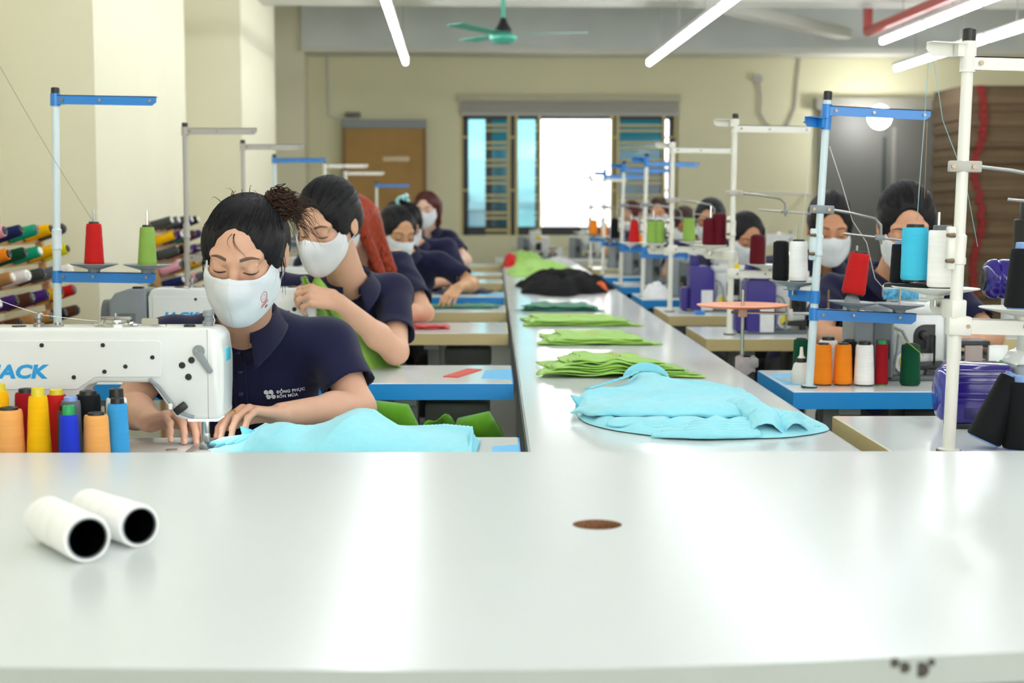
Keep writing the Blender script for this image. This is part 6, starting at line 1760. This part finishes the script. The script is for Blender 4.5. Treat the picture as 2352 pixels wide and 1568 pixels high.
def heap(label, cx, cy, rx, ry, h, mt, seed, z0=TZ, folds=9, name='cloth_heap', sharp=0.6, n=72, m_=30, group=None, crease=0.35, outline=None, hfun=None, cat='cloth'):
    """crumpled cloth: polar height field with radial and crossing folds, rim turned to the table"""
    rr = random.Random(seed); ph = [rr.uniform(0, 6.3) for _ in range(12)]
    def fn(u, v):
        a = 2 * math.pi * u; r = v
        if outline:
            k = u * len(outline); i = int(k) % len(outline); f = k - int(k)
            p0, p1, p2, p3 = (outline[(i + q) % len(outline)] for q in (-1, 0, 1, 2))
            cr = lambda c: 0.5 * (2 * p1[c] + (p2[c] - p0[c]) * f + (2 * p0[c] - 5 * p1[c] + 4 * p2[c] - p3[c]) * f * f + (3 * p1[c] - p0[c] - 3 * p2[c] + p3[c]) * f ** 3)
            ex, ey = cr(0) - cx, cr(1) - cy
        else:
            w = 1 + 0.10 * math.sin(3 * a + ph[0]) + 0.06 * math.sin(7 * a + ph[1]) + 0.03 * math.sin(13 * a + ph[2])
            ex, ey = rx * math.cos(a) * w, ry * math.sin(a) * w
        x, y = cx + ex * r, cy + ey * r
        dome = max(0.0, 1 - r ** 2.6)
        f1 = abs(math.sin(folds * 0.5 * (x - cx) / rx + 1.6 * nz((x - cx) / rx * 2, (y - cy) / ry * 2, ph[3]) + ph[4])) ** sharp
        f2 = abs(math.sin(folds * 0.42 * ((y - cy) / ry * 0.8 + (x - cx) / rx * 0.45) + 1.8 * nz((y - cy) / ry * 1.7, (x - cx) / rx * 2.2, ph[5]) + ph[6])) ** sharp
        z = h * dome * (1 - crease + crease * (0.6 * f1 + 0.4 * f2) * 1.6)
        if hfun: z = hfun(x, y, r, z, f1, f2)
        return (x, y, z0 + max(0.0015, z) + (0.004 * abs(math.sin(9 * a + ph[7])) if r > 0.86 and r < 0.99 else 0))
    m = MB(); m.grid(fn, n + 1, m_)
    return m
def heap_obj(label, *a, name='cloth_heap', group=None, cat='cloth', **k):
    mt = a[5]
    return tag(heap(label, *a, **k).build(name, mt, None, 180), label, cat, group)
heap_obj('rumpled black garment pile on the long table', 0.41, 9.35, 0.29, 0.85, 0.105, C_BLACK, 4, folds=11, name='garment_pile')
heap_obj('orange scrap of cloth tucked in the black pile', 0.62, 8.98, 0.05, 0.10, 0.055, cloth('#e8601c', 'orange'), 6, folds=6, name='cloth_scrap', n=40, m_=14)
heap_obj('large crumpled lime green heap behind the black pile', 0.34, 11.6, 0.27, 0.75, 0.09, C_GREEN, 8, folds=10)
heap_obj('small lime green heap with a red cloth beside it', 0.25, 13.3, 0.20, 0.5, 0.11, C_GREEN, 9, folds=8)
heap_obj('red cloth peeking from the far green heap', 0.135, 13.05, 0.07, 0.2, 0.10, C_RED, 10, folds=6, n=40, m_=14)
heap_obj('white folded cloth at the far end of the long table', 0.56, 13.5, 0.14, 0.4, 0.06, C_WHITE, 12, folds=5)
heap_obj('crumpled white cloth at the end of a blue-edged table', 0.885, 8.36, 0.08, 0.13, 0.075, C_WHITE, 14, folds=6, n=48, m_=18)

# big cyan shirt lying on the long table: collar up, sleeve rolled, hem towards the aisle
OUT = [(0.64, 3.20), (0.735, 3.32), (0.66, 3.52), (0.66, 3.80), (0.64, 4.05), (0.50, 4.12), (0.42, 4.20), (0.34, 4.10), (0.265, 3.98), (0.215, 3.86), (0.195, 3.66), (0.20, 3.44), (0.25, 3.31), (0.33, 3.22), (0.42, 3.165), (0.53, 3.17)]
def shirt_h(x, y, r, z, f1, f2):
    rim = 1 - r ** 14
    w1 = math.sin(15 * y + 2.2 * math.sin(6 * x + 1) + 1.2 * nz(x * 4, y * 3, 2.0))
    w2 = math.sin(10 * x - 9 * y + 1.6 * nz(x * 3, y * 4, 5.0))
    crease = (1 - abs(w1)) ** 1.7 * 0.011 + (1 - abs(w2)) ** 2.0 * 0.006
    z = (0.012 + 0.006 * (1 - r ** 3) + 1.1 * crease) * rim
    z += 0.010 * math.exp(-((y - 3.62 - 0.15 * (x - 0.3)) / 0.07) ** 2) * rim
    z += 0.026 * math.exp(-((x - 0.415) / 0.06) ** 2 - ((y - 4.14) / 0.09) ** 2)
    return z
t = thing('cyan_shirt', 'pale cyan shirt tossed on the long table with a rolled sleeve', 'shirt')
heap('', 0.42, 3.70, 0.30, 0.5, 0.03, C_CYAN, 17, folds=6, outline=OUT, hfun=shirt_h, n=200, m_=90).build('torso_fabric', C_CYAN, t, 180)
C_CYAN2 = cloth('#6bcbe0', 'cyan_rib')
def fold_strip(path, cs, mt, name, par, wob=0.003, nu=50, thick=0.0018, seed=1.0):
    """cloth folded along a path: cs is the (across, up) profile, scaled by the third path value"""
    P_ = [Vector((p[0], p[1], p[2])) for p in path]; W = [p[3] for p in path]
    def fn(u, v):
        k = u * (len(P_) - 1); i = min(int(k), len(P_) - 2); f = k - i; f = f * f * (3 - 2 * f) * 0.5 + f * 0.5
        p = P_[i].lerp(P_[i + 1], f); w = W[i] + (W[i + 1] - W[i]) * f
        d = (P_[min(i + 1, len(P_) - 1)] - P_[max(i - 1, 0)]); d.z = 0; d.normalize(); s_ = Vector((-d.y, d.x, 0))
        j = v * (len(cs) - 1); q = min(int(j), len(cs) - 2); g = j - q
        a_, b_ = cs[q][0] + (cs[q + 1][0] - cs[q][0]) * g, cs[q][1] + (cs[q + 1][1] - cs[q][1]) * g
        n_ = wob * (nz(u * 9, v * 4, seed) + 0.6 * math.sin(31 * u + 6 * v + seed))
        return tuple(p + s_ * (a_ * w + n_) + Vector((0, 0, max(0.002, b_ * w + n_ * 0.8))))
    m = MB(); m.grid(fn, nu, 4 * len(cs), thick)
    return m.build(name, mt, par, 180)
LOOP = [(0.9, 0.02), (0.75, 0.35), (0.45, 0.62), (0.0, 0.75), (-0.45, 0.66), (-0.8, 0.38), (-0.9, 0.10), (-0.55, 0.05), (-0.1, 0.10)]
FLAT = [(0.9, 0.05), (0.5, 0.30), (0.0, 0.36), (-0.5, 0.30), (-0.95, 0.10), (-0.9, 0.04), (-0.3, 0.08)]
fold_strip([(0.21, 3.52, TZ + 0.012, 0.045), (0.28, 3.44, TZ + 0.018, 0.075), (0.38, 3.41, TZ + 0.020, 0.085), (0.50, 3.41, TZ + 0.020, 0.080), (0.585, 3.39, TZ + 0.016, 0.06)], FLAT, C_CYAN, 'sleeve', t, 0.004, 60)
fold_strip([(0.26, 3.35, TZ + 0.006, 0.035), (0.37, 3.295, TZ + 0.010, 0.050), (0.48, 3.29, TZ + 0.010, 0.052), (0.56, 3.295, TZ + 0.008, 0.045)], FLAT, C_CYAN, 'front_fold', t, 0.004, 50, seed=4.0)
fold_strip([(0.54, 3.47, TZ + 0.030, 0.022), (0.57, 3.38, TZ + 0.032, 0.036), (0.59, 3.29, TZ + 0.020, 0.042), (0.575, 3.20, TZ + 0.004, 0.034)], LOOP, C_CYAN, 'cuff', t, 0.003, 40, seed=2.0)
fold_strip([(0.605, 3.33, TZ + 0.016, 0.030), (0.64, 3.28, TZ + 0.012, 0.038), (0.645, 3.22, TZ + 0.006, 0.028)], LOOP, C_CYAN, 'cuff_end', t, 0.003, 30, seed=7.0)
for k in range(5):
    fold_strip([(0.33 + 0.025 * k, 3.190 + 0.020 * k, TZ + 0.002 + 0.003 * k, 0.010), (0.44, 3.168 + 0.020 * k, TZ + 0.003 + 0.003 * k, 0.022), (0.56, 3.185 + 0.018 * k, TZ + 0.002 + 0.003 * k, 0.013)], LOOP, C_CYAN, 'hem_fold', t, 0.001, 24, seed=k)
def band(pts, w, mt, name):
    P_ = [Vector(p) for p in pts]
    def fn(u, v):
        k = u * (len(P_) - 1); i = min(int(k), len(P_) - 2); f = k - i
        p = P_[i].lerp(P_[i + 1], f); d = (P_[i + 1] - P_[i]).normalized(); s_ = Vector((-d.y, d.x, 0))
        return tuple(p + s_ * w * (v - 0.5) + Vector((0, 0, 0.0012 * math.sin(60 * u))))
    m = MB(); m.grid(fn, 40, 4, 0.0015)
    return m.build(name, mt, t, 180)
band([(0.235, 3.86, TZ + 0.026), (0.285, 3.96, TZ + 0.028), (0.345, 4.05, TZ + 0.034), (0.385, 4.10, TZ + 0.046)], 0.018, C_CYAN2, 'seam')
band([(0.52, 3.43, TZ + 0.034), (0.545, 3.42, TZ + 0.034), (0.56, 3.38, TZ + 0.040)], 0.014, C_CYAN2, 'seam')
band([(0.62, 3.225, TZ + 0.012), (0.67, 3.27, TZ + 0.014), (0.72, 3.315, TZ + 0.006)], 0.010, C_CYAN2, 'hem')
def collar_f(u, v):
    a = math.pi * (0.05 + 0.9 * u)
    return (0.415 - 0.062 * math.cos(a), 4.16 + 0.03 * math.sin(a), TZ + 0.014 + 0.036 * math.sin(a) * (0.55 + 0.45 * v) + 0.010 * v * math.sin(a))
m = MB(); m.grid(collar_f, 20, 5, 0.003); m.build('collar', C_CYAN, t, 180)
def sl_open(u, v):
    a = math.pi * u
    return (0.205 + 0.03 * v - 0.02 * math.sin(a), 3.70 + 0.075 * math.cos(a), TZ + 0.003 + 0.026 * math.sin(a) * (1 - 0.3 * v))
m = MB(); m.grid(sl_open, 14, 4, 0.002); m.build('sleeve_opening', C_CYAN2, t, 180)

# cyan cloth being sewn, spread over the first table
t = thing('cyan_cloth', 'pale cyan cloth being sewn under the presser foot', 'cloth')
def sew(u, v):
    x = -0.575 + 0.530 * u; y = 2.87 + 0.305 * v
    near = 1 - v
    w0 = min(1, u * 5)
    hgt = 0.008 + w0 * (0.028 + 0.040 * math.exp(-((u - 0.56) / 0.13) ** 2) + 0.012 * math.exp(-((u - 0.30) / 0.06) ** 2))
    if u < 0.16: hgt = 0.006 + 0.02 * (u / 0.16) ** 2
    fold = 0.020 * (1 - abs(math.sin(8 * u + 3.2 * v + 0.8 * math.sin(6 * v + 3 * u)))) ** 1.6 * w0 + 0.014 * (1 - abs(math.sin(13 * u - 5 * v + 1.0))) ** 2 * w0 * (1.1 - u) - 0.006
    z = hgt * (math.sin(math.pi * min(1.0, 0.01 + v * 0.97)) ** 0.6 if v < 0.95 else 0.30) + fold * 0.7 * math.sin(math.pi * v)
    sp = min(1, 0.25 + u * 2.2)
    y = 3.035 + (y - 3.035) * sp
    return (x, y + 0.01 * math.sin(9 * u), TZ + 0.003 + max(0.0, z))
m = MB(); m.grid(sew, 160, 50, 0.0015); m.build('sheet', C_CYAN, t, 180)
for k in range(6):
    m = MB(); m.tube([(-0.578 + 0.02 * k, 3.035 - 0.006 * k, TZ + 0.010 + 0.002 * k), (-0.545 + 0.02 * k, 3.04 - 0.01 * k, TZ + 0.018 + 0.004 * k), (-0.50 + 0.012 * k, 3.03 - 0.008 * k, TZ + 0.026 + 0.003 * k)], [0.004, 0.008, 0.006], 8); m.build('pleat', C_CYAN, t, 180)
def fl(u, v): return (-0.508 + 0.006 * math.sin(5 * v) + 0.03 * u, 3.02 + 0.035 * v - 0.01 * u, TZ + 0.006 + 0.040 * v - 0.008 * u * v)
m = MB(); m.grid(fl, 10, 10, 0.002); m.build('turned_edge', C_CYAN2, t, 180)
m = MB(); m.grid(lambda u, v: (-0.052 + 0.014 * u + 0.008 * v, 2.90 + 0.23 * v, TZ + 0.004 + 0.038 * math.sin(math.pi * (0.1 + 0.85 * v)) * (1 - 0.9 * u)), 8, 16, 0.0015); m.build('hem', C_CYAN2, t, 180)

# green cloth held up by the second woman, falling behind her table
t = thing('green_cloth', 'lime green cloth hanging from the second woman\'s raised hand', 'cloth')
def hang(u, v):
    x = -0.545 + 0.19 * v ** 1.1 + (u - 0.5) * (0.05 + 0.13 * v); y = 4.50 + 0.17 * v + 0.03 * math.sin(14 * u + 4 * v) * (0.3 + v)
    return (x, y, 1.035 - 0.30 * v + 0.012 * math.sin(9 * u))
m = MB(); m.grid(hang, 40, 30, 0.002); m.build('drape', C_GREEN, t, 180)
t = thing('green_garment', 'leaf green garment hanging in folds under the blue-edged table', 'cloth')
def under(u, v):
    x = -0.33 + 0.40 * u; y = 4.10 + 0.10 * v + 0.03 * math.sin(12 * u + 3 * v) + 0.012 * math.sin(37 * u - 7 * v)
    top = 0.695 - 0.05 * u - 0.10 * math.exp(-((u - 0.22) / 0.09) ** 2) - 0.10 * max(0, u - 0.86) * 6
    return (x, y, top - 0.20 * v + 0.014 * math.sin(17 * u + 5 * v) + 0.010 * math.sin(41 * u + 9 * v))
m = MB(); m.grid(under, 60, 20, 0.003); m.build('fold', C_GREEN2, t, 180)
for k, (x0, z0_, x1, z1) in enumerate(((-0.33, 0.71, -0.19, 0.60), (-0.10, 0.66, 0.03, 0.60), (-0.16, 0.60, 0.02, 0.56))):
    m = MB(); m.tube([(x0, 4.09, z0_), ((x0 + x1) / 2, 4.07, (z0_ + z1) / 2 + 0.03), (x1, 4.09, z1)], [0.02, 0.045, 0.012], 12); m.build('bulge', C_GREEN2, t, 180)

# small pieces on the tables
m = MB(); m.prism([(-0.150, 4.372), (-0.107, 4.350), (-0.040, 4.565), (-0.083, 4.585)], TZ, TZ + 0.003, 'z')
tag(m.build('red_card', mat('red_card', '#c9432f', rough=0.6)), 'flat red card on the blue-edged table', 'card')
panel_stack('folded bright red cloth on the tan-edged table', [(-0.34, 6.10), (-0.185, 6.12), (-0.19, 6.24), (-0.34, 6.26)], 2, C_RED, 41, dz=0.008, amp=0.003, name='folded_cloth', part='fold')
panel_stack('dark green cloth under the smoothing hand', [(-0.36, 7.38), (0.02, 7.42), (0.02, 7.66), (-0.36, 7.66)], 2, C_DKGREEN, 43, dz=0.006, amp=0.006, name='folded_cloth', part='fold')
panel_stack('navy cloth at the back of the blue-edged table', [(-0.32, 8.66), (-0.02, 8.72), (-0.02, 8.88), (-0.34, 8.9)], 3, C_NAVY, 45, dz=0.008, amp=0.010, name='folded_cloth', part='fold')
t = thing('green_strip', 'lime green cloth trailing off the tan-edged table', 'cloth')
def trail(u, v):
    return (1.17 + 0.10 * u + 0.08 * v ** 2, 3.52 + 0.05 * math.sin(2.5 * u + v), 0.885 - 0.11 * v * (0.4 + u) + 0.006 * math.sin(11 * u + 6 * v))
m = MB(); m.grid(trail, 24, 20, 0.003); m.build('drape', cloth('#58b81e', 'vivid_green'), t, 180)
heap_obj('pale cyan cloth under the bob-haired woman\'s hand', -0.20, 10.15, 0.08, 0.10, 0.07, C_CYAN2, 47, folds=5, n=40, m_=14)

# ------------------------------------------------------------------ loose threads
def strand(label, pts, mt, r=0.0006):
    m = MB(); m.tube(pts, r, 5)
    tag(m.build('thread', mt, None, 180), label, 'thread')
M_THR = mat('grey_thread', '#6f6a60', rough=0.7); M_THW = mat('white_thread', '#e2e0da', rough=0.7); M_THC = mat('teal_thread', '#8fb9bd', rough=0.7)
def sag(a, b, s=0.0, n=14):
    a, b = Vector(a), Vector(b)
    return [a.lerp(b, i / (n - 1)) - Vector((0, 0, s * math.sin(math.pi * i / (n - 1)))) for i in range(n)]
strand('fine grey thread slanting past the blue stand to the red cone', sag((-1.35, 4.2, 1.64), (-1.13, 4.33, 1.20), 0.01), M_THR)
strand('grey thread running from the red cone saucer to the machine', sag((-1.12, 4.32, 1.06), (-0.90, 4.5, 1.01), 0.01), M_THR)
strand('white thread running to the tension post of the first machine', sag((-1.05, 3.0, 1.10), (-0.905, 3.02, 1.036), 0.005), M_THW)
strand('white thread lying along the top of the first machine', sag((-0.905, 3.02, 1.034), (-0.69, 3.03, 1.012), 0.002), M_THW)
strand('teal thread hanging straight from the ivory stand arm to the cyan cone', sag((0.852, 3.02, 1.535), (0.853, 3.08, 1.22), 0.0), M_THC, 0.0008)
strand('teal thread slanting behind the ivory stand pole', [(0.862, 3.02, 1.535), (0.90, 3.08, 1.42), (0.955, 3.10, 1.30), (0.99, 3.12, 1.165)], M_THC, 0.0008)
strand('white thread curving from the leaning blue stand to the overlock machine', [(0.898, 4.11, 1.41), (0.94, 4.14, 1.31), (0.985, 4.2, 1.21), (1.03, 4.22, 1.15), (1.06, 4.24, 1.05), (1.10, 4.26, 1.01)], M_THW, 0.001)
strand('white thread hanging from the short blue arm to the white cone', sag((0.845, 4.07, 1.46), (0.832, 4.15, 1.145), 0.0), M_THW, 0.0007)
strand('peach thread hanging straight from the tip of the blue guide arm', sag((1.148, 4.09, 1.475), (1.150, 4.15, 1.27), 0.0), mat('peach_thread', '#c39a80', rough=0.7), 0.0006)
strand('peach thread slanting from the tip of the blue guide arm', sag((1.154, 4.09, 1.475), (1.168, 4.15, 1.27), 0.0), mat('peach_thread', '#c39a80'), 0.0006)
strand('yellow-green thread trailing down to the dark green cone', [(1.06, 4.13, 0.955), (1.10, 4.12, 0.90), (1.135, 4.11, 0.87), (1.165, 4.11, 0.845)], mat('lime_thread', '#a7b83c', rough=0.7), 0.001)
